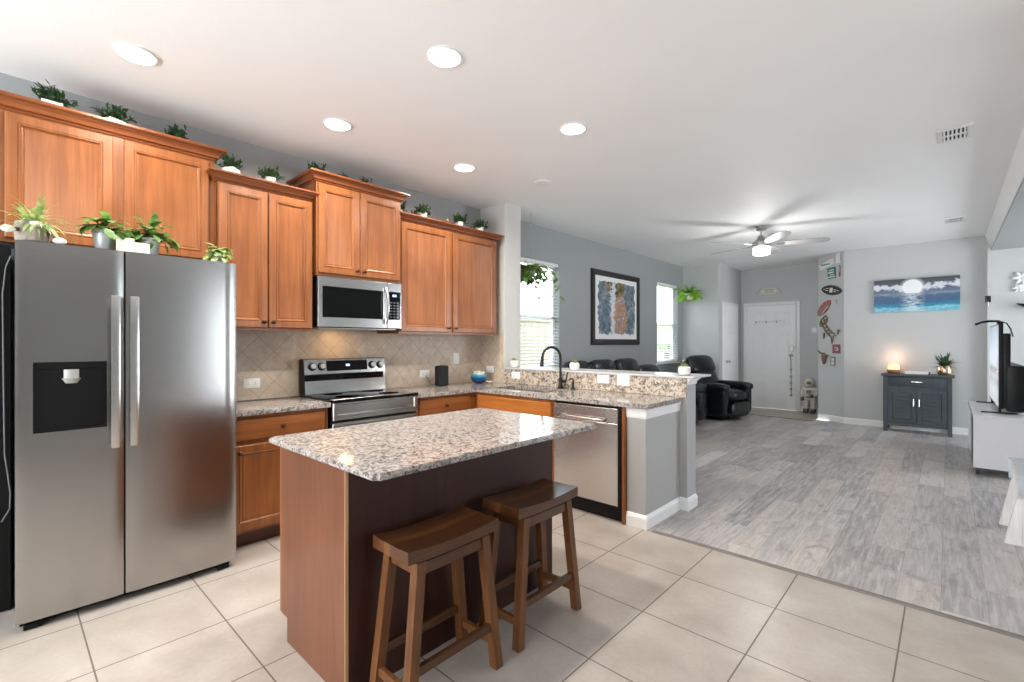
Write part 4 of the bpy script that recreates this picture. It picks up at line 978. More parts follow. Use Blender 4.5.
# ceiling fan
fc = V((-1.82, 6.85, 0)); zf = 2.66
t = thing('ceiling_fan', 'five-blade grey ceiling fan with lit white drum lamp in the living room', 'ceiling fan', (fc.x, fc.y, H - .3))
bm = B(); lathe(bm, [(.065, H - .001), (.068, H - .035), (.058, H - .05), (.02, H - .055)], (fc.x, fc.y, 0), 28); obj('canopy', bm, 'nickel', t)
bm = B(); cyl(bm, (fc.x, fc.y, H - .05), (fc.x, fc.y, zf + .09), .013); obj('downrod', bm, 'nickel', t)
bm = B(); lathe(bm, [(.018, zf + .125), (.04, zf + .115), (.06, zf + .07), (.10, zf + .04), (.115, zf + .02), (.115, zf - .02), (.10, zf - .035), (.085, zf - .04)], (fc.x, fc.y, 0), 36); obj('motor', bm, 'nickel', t)
for k, a in enumerate((47, 119, 191, 263, 335)):
    ang = math.radians(a + 42.7)
    m = Matrix.Translation((fc.x, fc.y, zf)) @ Matrix.Rotation(ang, 4, 'Z')
    mb = m @ Matrix.Rotation(math.radians(-12), 4, 'X')
    bm = B(); prof = [(.19, .045), (.24, .055), (.40, .066), (.60, .070), (.70, .066), (.745, .050), (.765, .02)]
    poly = [(x, -y) for x, y in prof] + [(x, y) for x, y in prof[::-1]]
    prism(bm, poly, lambda x, y: mb @ V((x, y, -.004)), lambda x, y: mb @ V((x, y, .004))); bl = obj('blade', bm, 'fan_blade', t, angle=30)
    bm = B(); box(bm, .09, .20, -.018, .018, -.010, -.004, .002, mat=m); box(bm, .18, .27, -.03, .03, -.0095, -.0045, .002, mat=mb); obj('blade_arm', bm, 'nickel', bl)
bm = B(); lathe(bm, [(.098, zf - .04), (.104, zf - .046), (.104, zf - .125), (.09, zf - .135), (0, zf - .138)], (fc.x, fc.y, 0), 36); obj('lamp_drum', bm, 'fan_glow', t)
d = bpy.data.lights.new('fan_lamp', 'POINT'); d.energy = 20; d.color = (1, .98, .95); d.shadow_soft_size = .12
o = bpy.data.objects.new('fan_lamp', d); COL.objects.link(o); o.location = (fc.x, fc.y, zf - .27)

# ---------------------------------------------------------------- living room wall pictures
def collage(name):
    t = NT(name); x, y, z = t.sep()
    n1 = t.n('TexVoronoi', {'Vector': t.map((1, 15, 19)), 'Scale': 1.0, 'Randomness': 1.0}, distance='CHEBYCHEV').outputs[1]
    k = t.sep(n1)[0]; nz = t.noise(t.co, 5.5, 5, 0.72, 2.2)
    kk = t.math('MULTIPLY_ADD', nz, 2.0, t.math('MULTIPLY_ADD', k, 0.35, -0.68))
    cool = t.ramp(kk, [(0.0, (0.02, 0.035, 0.055)), (0.34, (0.08, 0.13, 0.18)), (0.46, (0.20, 0.27, 0.33)), (0.54, (0.04, 0.05, 0.05)), (0.62, (0.36, 0.40, 0.47)), (0.72, (0.15, 0.2, 0.27)), (0.9, (0.62, 0.64, 0.68))])
    warm = t.ramp(kk, [(0.0, (0.09, 0.06, 0.02)), (0.32, (0.42, 0.24, 0.04)), (0.42, (0.60, 0.42, 0.14)), (0.48, (0.50, 0.16, 0.10)), (0.55, (0.12, 0.11, 0.25)), (0.66, (0.33, 0.30, 0.42)), (0.8, (0.75, 0.70, 0.62))])
    dk = t.ramp(kk, [(0.2, (0.03, 0.035, 0.02)), (0.5, (0.15, 0.12, 0.05)), (0.75, (0.32, 0.24, 0.10))])
    def band(v, c, wd): return t.math('SUBTRACT', 1.0, t.math('MINIMUM', 1.0, t.math('ABSOLUTE', t.math('DIVIDE', t.math('SUBTRACT', v, c), wd))))
    mk = t.math('GREATER_THAN', t.math('MULTIPLY_ADD', nz, .5, t.math('MULTIPLY', band(y, 0.05, .34), band(z, .42, .55))), .46)
    c = t.mix(mk, cool, warm)
    mk2 = t.math('GREATER_THAN', t.math('MULTIPLY_ADD', nz, .5, t.math('MULTIPLY', band(y, -.05, .40), band(z, .93, .22))), .50)
    c = t.mix(mk2, c, dk)
    mk3 = t.math('GREATER_THAN', t.math('MULTIPLY_ADD', nz, 1.6, t.math('MULTIPLY', band(y, -.13, .16), .5)), 1.12)
    c = t.mix(mk3, c, (0.62, 0.66, 0.74))
    return t.out(c, 0.4)
M['collage'] = collage('abstract_collage')
def picture():
    y0, y1, z0, z1, x = 6.05, 7.53, 1.325, 2.485, XW
    t = thing('framed_picture', 'large black framed abstract collage above the black sofa', 'picture', (x, (y0 + y1) / 2, z0))
    F = FX(x)
    bm = B(); loops(bm, F, y0, y1, z0, z1, [(0, .002), (0, .030), (.012, .042), (.05, .036), (.085, .030), (.09, .018)]); obj('frame', bm, 'frame_black', t, angle=20)
    bm = B(); loops(bm, F, y0 + .089, y1 - .089, z0 + .089, z1 - .089, [(0, .018), (0, .0205), (.004, .0205)]); obj('mat_board', bm, 'white', t)
    bm = B(); rng = random.Random(3); ua, ub, va, vb = y0 + .19, y1 - .17, z0 + .17, z1 - .165; pts = []
    for k in range(24): pts.append((ua + (ub - ua) * k / 24, va + rng.uniform(-.02, .02)))
    for k in range(18): pts.append((ub + rng.uniform(-.02, .03), va + (vb - va) * k / 18))
    for k in range(24): pts.append((ub - (ub - ua) * k / 24, vb + rng.uniform(-.015, .015)))
    for k in range(18): pts.append((ua + rng.uniform(-.04, .02), vb - (vb - va) * k / 18))
    prism(bm, pts, lambda u, v: F(u, v, .0206), lambda u, v: F(u, v, .0225)); obj('artwork', bm, 'collage', t, False)
    # the collage material is laid out around the picture's own origin
M['frame_black'] = plain('picture_frame_black', (0.018, 0.016, 0.016), 0.35, 0, 0.2)
picture()

def seascape():
    t = NT('seascape'); x, y, z = t.sep()
    nz = t.noise(t.map((3.0, 1, 9.0)), 2.0, 6, 0.65, 0.6)
    zz = t.math('MULTIPLY_ADD', t.math('SUBTRACT', nz, .5), 0.16, z)
    sky = t.ramp(t.n('MapRange', {0: z, 1: .285, 2: .51}).outputs[0], [(0.0, (0.16, 0.22, 0.32)), (0.25, (0.10, 0.13, 0.20)), (0.6, (0.085, 0.095, 0.12)), (1.0, (0.05, 0.055, 0.07))])
    cl = t.noise(t.map((6, 1, 8)), 1.5, 5, 0.55, 0.3)
    arch = t.math('MULTIPLY', t.math('ABSOLUTE', x), .07)
    h = t.math('ABSOLUTE', t.math('SUBTRACT', t.math('SUBTRACT', z, .365), arch))
    cm = t.ramp(t.math('SUBTRACT', t.math('MULTIPLY', cl, 1.6), t.math('MULTIPLY', h, 7.0)), [(0.46, (0, 0, 0)), (0.62, (1, 1, 1))])
    c = t.mix(cm, sky, (0.66, 0.70, 0.76))
    d = t.n('VectorMath', {0: t.comb(x, 0.0, z), 1: (-.03, 0, .378)}, operation='DISTANCE').outputs['Value']
    moon = t.ramp(d, [(0.0, (1, 1, 1)), (0.115, (1, 1, 1)), (0.125, (.4, .4, .4)), (0.165, (0, 0, 0))])
    c = t.mix(moon, c, (0.90, 0.91, 0.93))
    sea = t.ramp(t.n('MapRange', {0: zz, 1: 0.0, 2: .285}).outputs[0], [(0.0, (0.42, 0.66, 0.72)), (0.10, (0.12, 0.50, 0.62)), (0.20, (0.30, 0.66, 0.76)), (0.30, (0.02, 0.26, 0.43)), (0.55, (0.04, 0.13, 0.25)), (0.85, (0.075, 0.125, 0.22)), (1.0, (0.26, 0.34, 0.43))])
    wv = t.noise(t.map((5, 1, 34)), 2.0, 4, 0.6)
    sea = t.mix(t.math('MULTIPLY', t.ramp(wv, [(0.45, (0, 0, 0)), (0.7, (1, 1, 1))]), .5), sea, (0.02, 0.09, 0.2))
    refl = t.math('MULTIPLY', t.math('GREATER_THAN', wv, .48), t.ramp(t.math('ABSOLUTE', t.math('ADD', x, .03)), [(0.03, (1, 1, 1)), (0.16, (0, 0, 0))]))
    sea = t.mix(t.math('MULTIPLY', refl, .7), sea, (0.72, 0.80, 0.85))
    c = t.mix(t.math('GREATER_THAN', z, .287), sea, c)
    return t.out(c, 0.5)
M['seascape'] = seascape()
t = thing('canvas_painting', 'wide blue canvas of moon over the sea on the far wall', 'painting', (-.375, YF, 1.84))
bm = B(); box(bm, -.88, .13, YF - .036, YF - .001, 1.84, 2.355, .003); obj('canvas', bm, 'seascape', t)

# ---------------------------------------------------------------- sofa, recliner
def pillow(bm, c, s, mat=None, p=0.55, u=20, v=14):
    """superellipsoid cushion"""
    f = lambda t, e: math.copysign(abs(t) ** e, t)
    rings = []
    for i in range(v + 1):
        ph = -PI / 2 + PI * i / v; ring = []
        for j in range(u):
            th = 2 * PI * j / u
            q = V((s[0] * f(math.cos(ph), p) * f(math.cos(th), p), s[1] * f(math.cos(ph), p) * f(math.sin(th), p), s[2] * f(math.sin(ph), p)))
            if mat is not None: q = mat @ q
            ring.append(q + V(c))
        rings.append(ring)
    bot, top = bm.verts.new(sum(rings[0], V()) / u), bm.verts.new(sum(rings[-1], V()) / u)
    R = [[bm.verts.new(q) for q in r] for r in rings[1:-1]]
    for A, Bq in zip(R, R[1:]):
        for j in range(u): bm.faces.new((A[j], A[(j + 1) % u], Bq[(j + 1) % u], Bq[j]))
    for j in range(u):
        bm.faces.new((bot, R[0][(j + 1) % u], R[0][j])); bm.faces.new((top, R[-1][j], R[-1][(j + 1) % u]))
def RY(a): return Matrix.Rotation(math.radians(a), 4, 'Y')
def sofa():
    y0, y1 = 4.75, 8.02
    t = thing('leather_sofa', 'long black leather sofa under the abstract picture behind the bar', 'sofa', (-3.4, (y0 + y1) / 2, 0))
    bm = B(); box(bm, -3.92, -3.02, y0 + .05, y1 - .05, .06, .34, .03, 2); obj('base', bm, 'leather', t)
    bm = B(); box(bm, -3.94, -3.74, y0 + .22, y1 - .24, .30, .86, .05, 3); obj('back_frame', bm, 'leather', t)
    ys = [5.0, 5.60, 6.28, 6.98, 7.72]
    for k in range(4):
        c, h = (ys[k] + ys[k + 1]) / 2, (ys[k + 1] - ys[k]) / 2
        low = .12 if k == 3 else 0.0
        bm = B(); pillow(bm, (-3.68, c, .70 - low), (.14, h - .01, .26), RY(-14)); o = obj('back_cushion', bm, 'leather', t)
        bm = B(); pillow(bm, (-3.73, c, .965 - low), (.13, h - .012, .135), RY(-22)); obj('headrest', bm, 'leather', o)
        bm = B(); pillow(bm, (-3.33, c, .41), (.36, h - .006, .11)); o = obj('seat_cushion', bm, 'leather', t)
        bm = B(); pillow(bm, (-3.01, c, .22), (.06, h - .01, .17)); obj('footrest', bm, 'leather', t)
    for a, b in ((y0, 5.0), (7.72, y1)):
        bm = B(); pillow(bm, (-3.40, (a + b) / 2, .33), (.46, (b - a) / 2 - .01, .28), None, .3); pillow(bm, (-3.38, (a + b) / 2, .59), (.45, (b - a) / 2 + .01, .105), None, .5); obj('armrest', bm, 'leather', t)
    bm = B(); box(bm, -3.88, -3.08, y0 + .08, y1 - .08, .002, .06, .01); obj('plinth', bm, 'black', t)
sofa()
def recliner():
    # facing local +X
    t = thing('leather_recliner', 'black leather recliner armchair by the closet wall', 'armchair', (0, 0, 0))
    bm = B(); box(bm, -.32, .30, -.30, .30, .10, .34, .03, 2); obj('base', bm, 'leather', t, local=True)
    for s in (-1, 1):
        bm = B(); pillow(bm, (.0, s * .365, .34), (.40, .07, .26), None, .28); pillow(bm, (.02, s * .365, .575), (.42, .088, .08), None, .55, 24, 14); obj('armrest', bm, 'leather', t, local=True)
    bm = B(); pillow(bm, (.10, 0, .43), (.36, .285, .11)); obj('seat_cushion', bm, 'leather', t, local=True)
    bm = B(); pillow(bm, (.41, 0, .20), (.055, .285, .135)); obj('footrest', bm, 'leather', t, local=True)
    bm = B(); pillow(bm, (-.275, 0, .62), (.13, .36, .27), RY(-20)); obj('back_cushion', bm, 'leather', t, local=True)
    bm = B(); pillow(bm, (-.385, 0, .925), (.14, .39, .19), RY(-24)); obj('headrest', bm, 'leather', t, local=True)
    bm = B(); box(bm, -.28, .26, -.27, .27, .002, .035, .008); cyl(bm, (0, 0, .03), (0, 0, .11), .06); obj('swivel_base', bm, 'black', t, local=True)
    bm = B(); box(bm, .0, .10, -.455, -.445, .36, .39, .004); obj('lever', bm, 'black', t, local=True)
    t.location = (-3.07, 8.83, 0); t.rotation_euler = (0, 0, math.radians(-13))
recliner()

# ---------------------------------------------------------------- buffet on the far wall
def buffet():
    x0, x1, yf, yb = -.735, .045, 9.235, 9.595
    t = thing('buffet_cabinet', 'dark slate-blue two-door buffet cabinet against the far wall', 'cabinet', ((x0 + x1) / 2, 9.41, 0))
    bm = B(); box(bm, x0 + .03, x1 - .03, yf + .022, yb, .125, .845); obj('body', bm, 'slate', t, False)
    bm = B(); box(bm, x0 - .025, x1 + .025, yf - .02, yb + .005, .848, .880, .004, 2); obj('top', bm, 'slate', t)
    for x in (x0, x1 - .05):
        for y in (yf, yb - .05):
            bm = B(); box(bm, x, x + .05, y, y + .05, .002, .847, .003); obj('post', bm, 'slate', t)
    bm = B(); box(bm, x0 + .05, x1 - .05, yf + .004, yf + .02, .665, .69); box(bm, x0 + .05, x1 - .05, yf + .006, yf + .021, .10, .145); obj('rail', bm, 'slate', t, False)
    F = FY(yf + .021)
    bm = B(); loops(bm, F, x0 + .055, x1 - .055, .694, .843, [(0, 0), (0, .016), (.003, .018)]); d = obj('drawer', bm, 'slate', t)
    xm = (x0 + x1) / 2
    def pull(d, a, b, horiz):
        bm = B()
        if horiz: box(bm, xm - .062, xm + .062, yf - .020, yf - .010, .764, .778, .003); [box(bm, xm + s * .048 - .006, xm + s * .048 + .006, yf - .012, yf + .004, .765, .777) for s in (-1, 1)]
        else: box(bm, a - .008, a + .008, yf - .020, yf - .010, b - .055, b + .055, .003); [box(bm, a - .006, a + .006, yf - .012, yf + .004, b + s * .042 - .006, b + s * .042 + .006) for s in (-1, 1)]
        obj('handle', bm, 'chrome', d)
    pull(d, 0, 0, True)
    for a, b, k in ((x0 + .055, xm - .004, 0), (xm + .004, x1 - .055, 1)):
        bm = B(); loops(bm, F, a, b, .148, .660, [(0, 0), (0, .016), (.003, .018), (.055, .018), (.058, .004)]); d = obj('door', bm, 'slate', t, angle=20)
        bm = B(); n = 7; h0, h1 = .208, .600
        for j in range(n):
            z = h0 + (h1 - h0) * (j + .5) / n; box(bm, a + .06, b - .06, -.004, .004, -.027, .027, mat=Matrix.Translation((0, yf + .012, z)) @ Matrix.Rotation(math.radians(-14), 4, 'X'))
        obj('louvre', bm, 'slate', d, False)
        pull(d, (b - .028) if k == 0 else (a + .028), .46, False)
buffet()
BT = .8805
M['amber'] = None
ta = NT('salt_glass'); M['amber'] = ta.out((0.85, 0.42, 0.26), 0.35, Emission_Color=(1.0, 0.45, 0.22), Emission_Strength=1.5)
t = thing('candle_lamp', 'glowing amber candle bowl on the left end of the buffet', 'lamp', (-.62, 9.42, BT))
bm = B(); lathe(bm, [(.045, BT + .0005), (.062, BT + .004), (.085, BT + .03), (.082, BT + .06), (.078, BT + .06), (.078, BT + .03), (.045, BT + .012), (0, BT + .010)], (-.62, 9.42, 0), 30); obj('bowl', bm, 'terracotta', t)
bm = B(); lathe(bm, [(.055, BT + .022), (.07, BT + .055), (.072, BT + .10), (.055, BT + .145), (.0, BT + .155)], (-.62, 9.42, 0), 26, None, lambda a, z: 1 + .05 * math.sin(6 * a)); obj('glass', bm, 'amber', t)
d = bpy.data.lights.new('candle_light', 'POINT'); d.energy = 1.5; d.color = (1, .66, .45); d.shadow_soft_size = .04
o = bpy.data.objects.new('candle_light', d); COL.objects.link(o); o.location = (-.62, 9.45, BT + .24)
t = thing('flat_box', 'flat white box lying on the buffet between lamp and plant', 'box', (-.345, 9.42, BT))
bm = B(); box(bm, -.485, -.215, 9.34, 9.50, BT + .0005, BT + .042, .006, 2); obj('body', bm, 'white', t)
bm = B(); box(bm, -.214, -.195, 9.36, 9.46, BT + .002, BT + .036, .003); obj('side_plug', bm, 'charcoal_paint', t)
t = thing('potted_palm', 'spiky green plant in a round copper pot on the buffet', 'plant', (-.035, 9.40, BT))
bm = B(); lathe(bm, [(.055, BT + .0005), (.078, BT + .015), (.090, BT + .055), (.085, BT + .10), (.070, BT + .135), (.064, BT + .135), (.066, BT + .12), (0, BT + .118)], (-.035, 9.40, 0), 30, None, lambda a, z: 1 + .02 * math.sin(8 * a + z * 60)); obj('pot', bm, 'gold', t)
bm = B(); rng = random.Random(14)
for k in range(60):
    d = rdir(rng, 12, 85); leaf(bm, (-.035 + rng.uniform(-.03, .03), 9.40 + rng.uniform(-.03, .03), BT + .12), d, rng.uniform(.14, .24), .026, .7, seg=4)
for v in bm.verts: v.co.y = min(v.co.y, 9.61)
obj('foliage', bm, 'leaf_dark', t)
t = thing('toy_leaf', 'little green leaf lying on the floor under the buffet', 'leaf', (-.20, 9.30, 0))
bm = B()
for k in range(5): leaf(bm, (-.20, 9.27, .012), rdir(random.Random(k), 5, 30), .07, .04, .5)
obj('blade', bm, 'leaf_lime', t)

# ---------------------------------------------------------------- television on the white console
def console():
    x0, x1, y0, y1 = .19, .63, 6.80, 8.45
    t = thing('media_console', 'white lacquered media console on dark feet at the right side', 'console', ((x0 + x1) / 2, (y0 + y1) / 2, 0))
    bm = B(); box(bm, x0 + .012, x1 - .005, y0 + .02, y1 - .02, .075, .585); obj('body', bm, 'white_gloss', t, False)
    bm = B(); box(bm, x0, x1, y0, y1, .586, .612, .003); obj('top', bm, 'white_gloss', t)
    bm = B(); box(bm, x0, x1, y0, y0 + .019, .075, .585, .002); obj('side_panel', bm, 'white_gloss', t)
    bm = B(); box(bm, x0, x1, y1 - .019, y1, .075, .585, .002); obj('side_panel', bm, 'white_gloss', t)
    w = (y1 - y0 - .06) / 3
    for k in range(3):
        a = y0 + .03 + k * w; F = lambda u, v, n: (x0 + .012 - n, u, v)
        bm = B(); loops(bm, F, a + .003, a + w - .003, .085, .575, [(0, 0), (0, .008), (.002, .010), (.03, .010), (.032, .004)]); d = obj('door', bm, 'charcoal_paint' if k == 0 else 'white_gloss', t)
    bm = B(); box(bm, x0 + .02, x0 + .05, y0 + .02, y1 - .02, .045, .0745); box(bm, x1 - .05, x1 - .02, y0 + .02, y1 - .02, .045, .0745); box(bm, x0 + .0501, x1 - .0501, y0 + .02, y0 + .05, .045, .0745); obj('base_rail', bm, 'charcoal_paint', t, False)
    for x in (x0 + .035, x1 - .035):
        for y in (y0 + .05, y1 - .05):
            bm = B(); cyl(bm, (x, y, .002), (x, y, .046), .014, .018, 14); obj('leg', bm, 'charcoal_paint', t)
console()
ts = NT('tv_screen'); tx, ty, tz = ts.sep()
hz = ts.math('MULTIPLY_ADD', ts.math('SUBTRACT', ts.noise(ts.map((1, 4, 7)), 2.0, 5, .6), .5), .16, tz)
tc = ts.ramp(ts.n('MapRange', {0: hz, 1: 0.06, 2: 0.94}).outputs[0], [(0.0, (.50, .53, .58)), (.20, (.62, .64, .67)), (.30, (.40, .42, .45)), (.36, (.58, .60, .64)), (.44, (.20, .21, .23)), (.50, (.62, .67, .74)), (.66, (.56, .66, .80)), (1.0, (.30, .36, .46))])
M['screen'] = ts.out((0.01, 0.01, 0.012), 0.12, Emission_Color=tc, Emission_Strength=0.85)
def tv():
    y0, y1, z0, z1, xs = 7.02, 8.44, .672, 1.555, .385
    t = thing('television', 'large black television standing on the white media console', 'television', (.42, 7.73, .612))
    bm = B(); box(bm, xs, xs + .035, y0, y1, z0, z1, .004, 2); box(bm, xs + .0345, xs + .09, y0 + .02, y1 - .06, z0 + .005, z1 - .10, .012, 2); box(bm, xs + .06, xs + .20, y0 + .015, y1 - .05, z0 - .03, z0 + .45, .03, 2); obj('housing', bm, 'black', t)
    bm = B(); loops(bm, lambda u, v, n: (xs - n, u, v), y0 + .01, y1 - .01, z0 + .016, z1 - .01, [(0, 0), (0, .001), (.003, .0015)]); obj('screen', bm, 'screen', t)
    for y in (7.16, 8.30):
        bm = B(); box(bm, xs + .005, xs + .028, y - .012, y + .012, .622, z0 + .01, .002); box(bm, .26, .53, y - .014, y + .014, .613, .625, .003); obj('stand_foot', bm, 'black', t)
tv()
t = thing('motion_sensor_bar', 'black curved sensor bar clipped on top of the television', 'sensor bar', (.36, 7.2, 1.556))
bm = B(); tube(bm, [(.235, 7.35, 1.565), (.28, 7.33, 1.585), (.34, 7.28, 1.592), (.40, 7.2, 1.585)], [.010, .012, .013, .012], 10); obj('arm', bm, 'black', t)
bm = B(); box(bm, .382, .425, 7.15, 7.25, 1.5565, 1.585, .006, 2); obj('clip', bm, 'black', t)
bm = B(); cyl(bm, (.225, 7.355, 1.560), (.240, 7.348, 1.567), .014, .014, 14); obj('lens', bm, 'black_gloss', t)
bm = B(); tube(bm, [(.425, 7.18, 1.575), (.45, 7.12, 1.56), (.475, 7.075, 1.50), (.49, 7.06, 1.42)], .006, 8); obj('cable', bm, 'black', t)

# white wall flower and little shelf on the wall right of the opening
t = thing('wall_flower', 'white flower ornament hanging on the blue-grey wall at the right edge', 'wall ornament', (.76, YF, 2.19))
bm = B()
for (cx, cz, r) in ((.745, 2.26, .085), (.80, 2.15, .08), (.72, 2.12, .06)):
    for k in range(6):
        a = k * PI / 3; m = Matrix.Translation((cx + .55 * r * math.cos(a), YF - .02, cz + .55 * r * math.sin(a))) @ Matrix.Rotation(-a, 4, 'Y') @ Matrix.Diagonal((.55 * r, .012, .26 * r, 1)); bmesh.ops.create_uvsphere(bm, u_segments=12, v_segments=6, radius=1, matrix=m)
obj('petals', bm, 'white', t)
t = thing('wall_shelf', 'small dark shelf bracket below the white wall flower', 'shelf', (.80, YF, 1.85))
bm = B(); prism(bm, [(.70, 1.90), (.98, 1.86), (.98, 1.80), (.80, 1.83)], lambda x, z: (x, YF - .14, z), lambda x, z: (x, YF - .001, z)); obj('board', bm, 'black', t)
t = thing('wind_chime', 'small dark key hanger on a cord on the white pilaster', 'wall ornament', (.41, 9.50, 1.96))
bm = B(); tube(bm, [(.4165, 9.495, 2.22), (.4165, 9.493, 2.02)], .004, 6); obj('cord', bm, 'cord', t)
bm = B(); box(bm, .385, .445, 9.478, 9.498, 1.93, 2.02, .006, 2); obj('hook_plate', bm, 'bronze', t)
bm = B(); cyl(bm, (.4165, 9.488, 1.925), (.4165, 9.488, 1.87), .008); obj('key', bm, 'nickel', t)

# ---------------------------------------------------------------- white bench at the right edge
def bench():
    t = thing('trestle_bench', 'whitewashed wooden trestle bench at the right edge of the room', 'bench', (.8, 4.85, 0))
    def plank(p, q, wx, wy):
        bm = B(); p, q = V(p), V(q); A, Bq = [], []
        for i, j in ((-1, -1), (1, -1), (1, 1), (-1, 1)): A.append(bm.verts.new(p + V((i * wx, j * wy, 0)))); Bq.append(bm.verts.new(q + V((i * wx, j * wy, 0))))
        bm.faces.new(A[::-1]); bm.faces.new(Bq)
        for i in range(4): bm.faces.new((A[i], A[(i + 1) % 4], Bq[(i + 1) % 4], Bq[i]))
        return obj('leg', bm, 'whitewash', t, False)
    for x, k in ((.345, 1), (1.50, -1)):
        for y in (5.08, 4.63): plank((x, y, .002), (x + .075 * k, y, .40), .065, .022)
        bm = B(); box(bm, x + .075 * k - .034, x + .075 * k + .034, 4.60, 5.11, .4005, .44, .004); obj('bearer', bm, 'whitewash', t)
    bm = B(); box(bm, .345, 1.60, 4.56, 5.14, .4405, .475, .005); obj('seat', bm, 'whitewash', t)
    bm = B(); box(bm, .43, 1.40, 4.82, 4.88, .36, .40, .004); obj('stretcher', bm, 'whitewash', t)
bench()
t = thing('fleece_throw', 'pale fleece throw draped over the end of the white bench', 'blanket', (.5, 4.85, .475))
bm = B(); rng = random.Random(6); n = 22; rows = []
path = [(-.295, .33), (-.302, .37), (-.302, .43), (-.296, .482), (-.26, .505), (-.14, .52), (0, .525), (.14, .52), (.26, .505), (.298, .482), (.302, .43), (.302, .37), (.296, .34)]
for i in range(n + 1):
    x = .335 + 1.2 * i / n
    rows.append([bm.verts.new((x, 4.85 + y * (1.02 + .03 * math.sin(i * 1.7 + j)), max(z + .012 * math.sin(i * 1.3) * math.cos(j * 1.1) * (1 if j in (0, 12) else .3), .4775 if 3 <= j <= 9 else .2))) for j, (y, z) in enumerate(path)])
for a, b in zip(rows, rows[1:]):
    for j in range(len(path) - 1): bm.faces.new((a[j], a[j + 1], b[j + 1], b[j]))
g = bmesh.ops.solidify(bm, geom=bm.faces[:], thickness=-.012); obj('cloth', bm, 'fleece', t)

# ---------------------------------------------------------------- entry: signs, bells, switches, astronaut
A0, A1 = V((-1.70, 9.90)), V((-1.285, 9.62)); AD = (A1 - A0).normalized(); AN = V((-AD.y * -1, AD.x * -1))
AN = V((AD.y, -AD.x))          # towards the room
def FA(u, v, n): p = A0 + AD * u + AN * n; return V((p.x, p.y, v))
M['teal'] = plain('teal_sign', (0.02, 0.20, 0.19), 0.5); M['surf_black'] = plain('black_board', (0.02, 0.017, 0.015), 0.3)
tb = NT('red_board'); fz = tb.noise(tb.co, 16.0, 3); M['surf_red'] = tb.out(tb.ramp(fz, [(.35, (.30, .05, .035)), (.5, (.45, .10, .06)), (.58, (.06, .10, .18)), (.68, (.5, .2, .1))], 'LINEAR'), 0.3)
M['bronze_warm'] = plain('aged_bronze', (0.20, 0.14, 0.085), 0.45, 0.5, 0.5, 40)
M['brown_wood'] = plain('brown_carving', (0.19, 0.095, 0.06), 0.5, 0, 0.4, 30)
M['mauve'] = plain('mauve_tile', (0.24, 0.08, 0.11), 0.5, 0, 0.3, 60); M['cream_paint'] = plain('cream_paint', (0.72, 0.68, 0.58), 0.5)
M['grey_print'] = plain('grey_print', (0.22, 0.22, 0.22), 0.6, 0, 0.5, 70)
def mark(bm, F, cx, cz, w_, h_, ang=0.0, n0=.0, th=.002):
    m = Matrix.Rotation(ang, 2); q = [m @ V((a * w_ / 2, b * h_ / 2)) for a, b in ((-1, -1), (1, -1), (1, 1), (-1, 1))]
    prism(bm, [(cx + p.x, cz + p.y) for p in q], lambda u, v: F(u, v, n0), lambda u, v: F(u, v, n0 + th))
def flat(name, label, cz, cu, w_, h_, mat, ang=0, marks=(), mmat='grey_print', cat='wall sign', th=.014):
    t = thing(name, label, cat, FA(cu, cz - h_ / 2, 0), 'ornaments on the entry corner wall')
    bm = B(); mark(bm, FA, cu, cz, w_, h_, ang, .001, th); obj('board', bm, mat, t, False)
    if marks:
        bm = B()
        for (a, b, c, d, e) in marks: mark(bm, FA, cu + a, cz + b, c, d, ang + e, th + .001, .0015)
        obj('lettering', bm, mmat, t, False)
    return t
flat('welcome_board', 'tilted long white board with dark lettering at top of the entry corner wall', 2.725, .175, .29, .10, 'white', .30, [(-.085, .0, .045, .036, 0), (-.035, .0, .045, .026, 0), (.012, .0, .04, .024, 0), (.055, .0, .035, .022, 0)])
flat('paper_tag', 'white upright paper tag at the very top right of the entry corner wall', 2.80, .40, .075, .17, 'white', -.06, [(.05, .01, .006, .12, 0)])
flat('teal_plaque', 'square teal plaque with pale lettering below the tilted white board', 2.56, .275, .155, .19, 'teal', .05, [(0, .05, .10, .02, 0), (-.01, .01, .11, .025, 0), (.01, -.03, .09, .016, 0), (0, -.066, .155, .022, 0)], 'cream_paint')
flat('narrow_plaque', 'narrow upright dark red plaque right of the teal one', 2.575, .425, .022, .19, 'mauve', 0, [(0, .03, .008, .10, 0)], 'cream_paint')
def surfboard(label, cu, cz, L, wd, ang, mat, deco):
    t = thing('surfboard_plaque', label, 'wall ornament', FA(cu, cz, 0), 'ornaments on the entry corner wall')
    m = Matrix.Rotation(ang, 2); poly = []
    for k in range(28):
        a = 2 * PI * k / 28; ca, sa = math.cos(a), math.sin(a)
        poly.append(m @ V((L / 2 * ca, wd / 2 * math.copysign(abs(sa) ** 1.35, sa))))
    bm = B(); prism(bm, [(cu + p.x, cz + p.y) for p in poly], lambda u, v: FA(u, v, .001), lambda u, v: FA(u, v, .020)); obj('board', bm, mat, t, False)
    bm = B()
    for (a, b, c, d) in deco:
        p = m @ V((a, b)); mark(bm, FA, cu + p.x, cz + p.y, c, d, ang, .0201, .002)
    obj('motif', bm, 'cream_paint', t, False)
surfboard('black surfboard plaque with pale motif on the entry corner wall', .275, 2.265, .40, .17, -.19, 'surf_black', [(0, 0, .06, .08), (.075, .01, .05, .012), (.075, -.02, .05, .012), (-.085, .02, .05, .012), (-.085, -.015, .05, .012), (.13, 0, .03, .01), (-.14, .0, .03, .01)])
surfboard('tilted red surfboard plaque on the entry corner wall', .125, 1.965, .36, .15, .80, 'surf_red', [(0, -.045, .16, .008)])
t = thing('wall_hook', 'small pale hook on the right of the red surfboard plaque', 'hook', FA(.36, 2.03, 0))
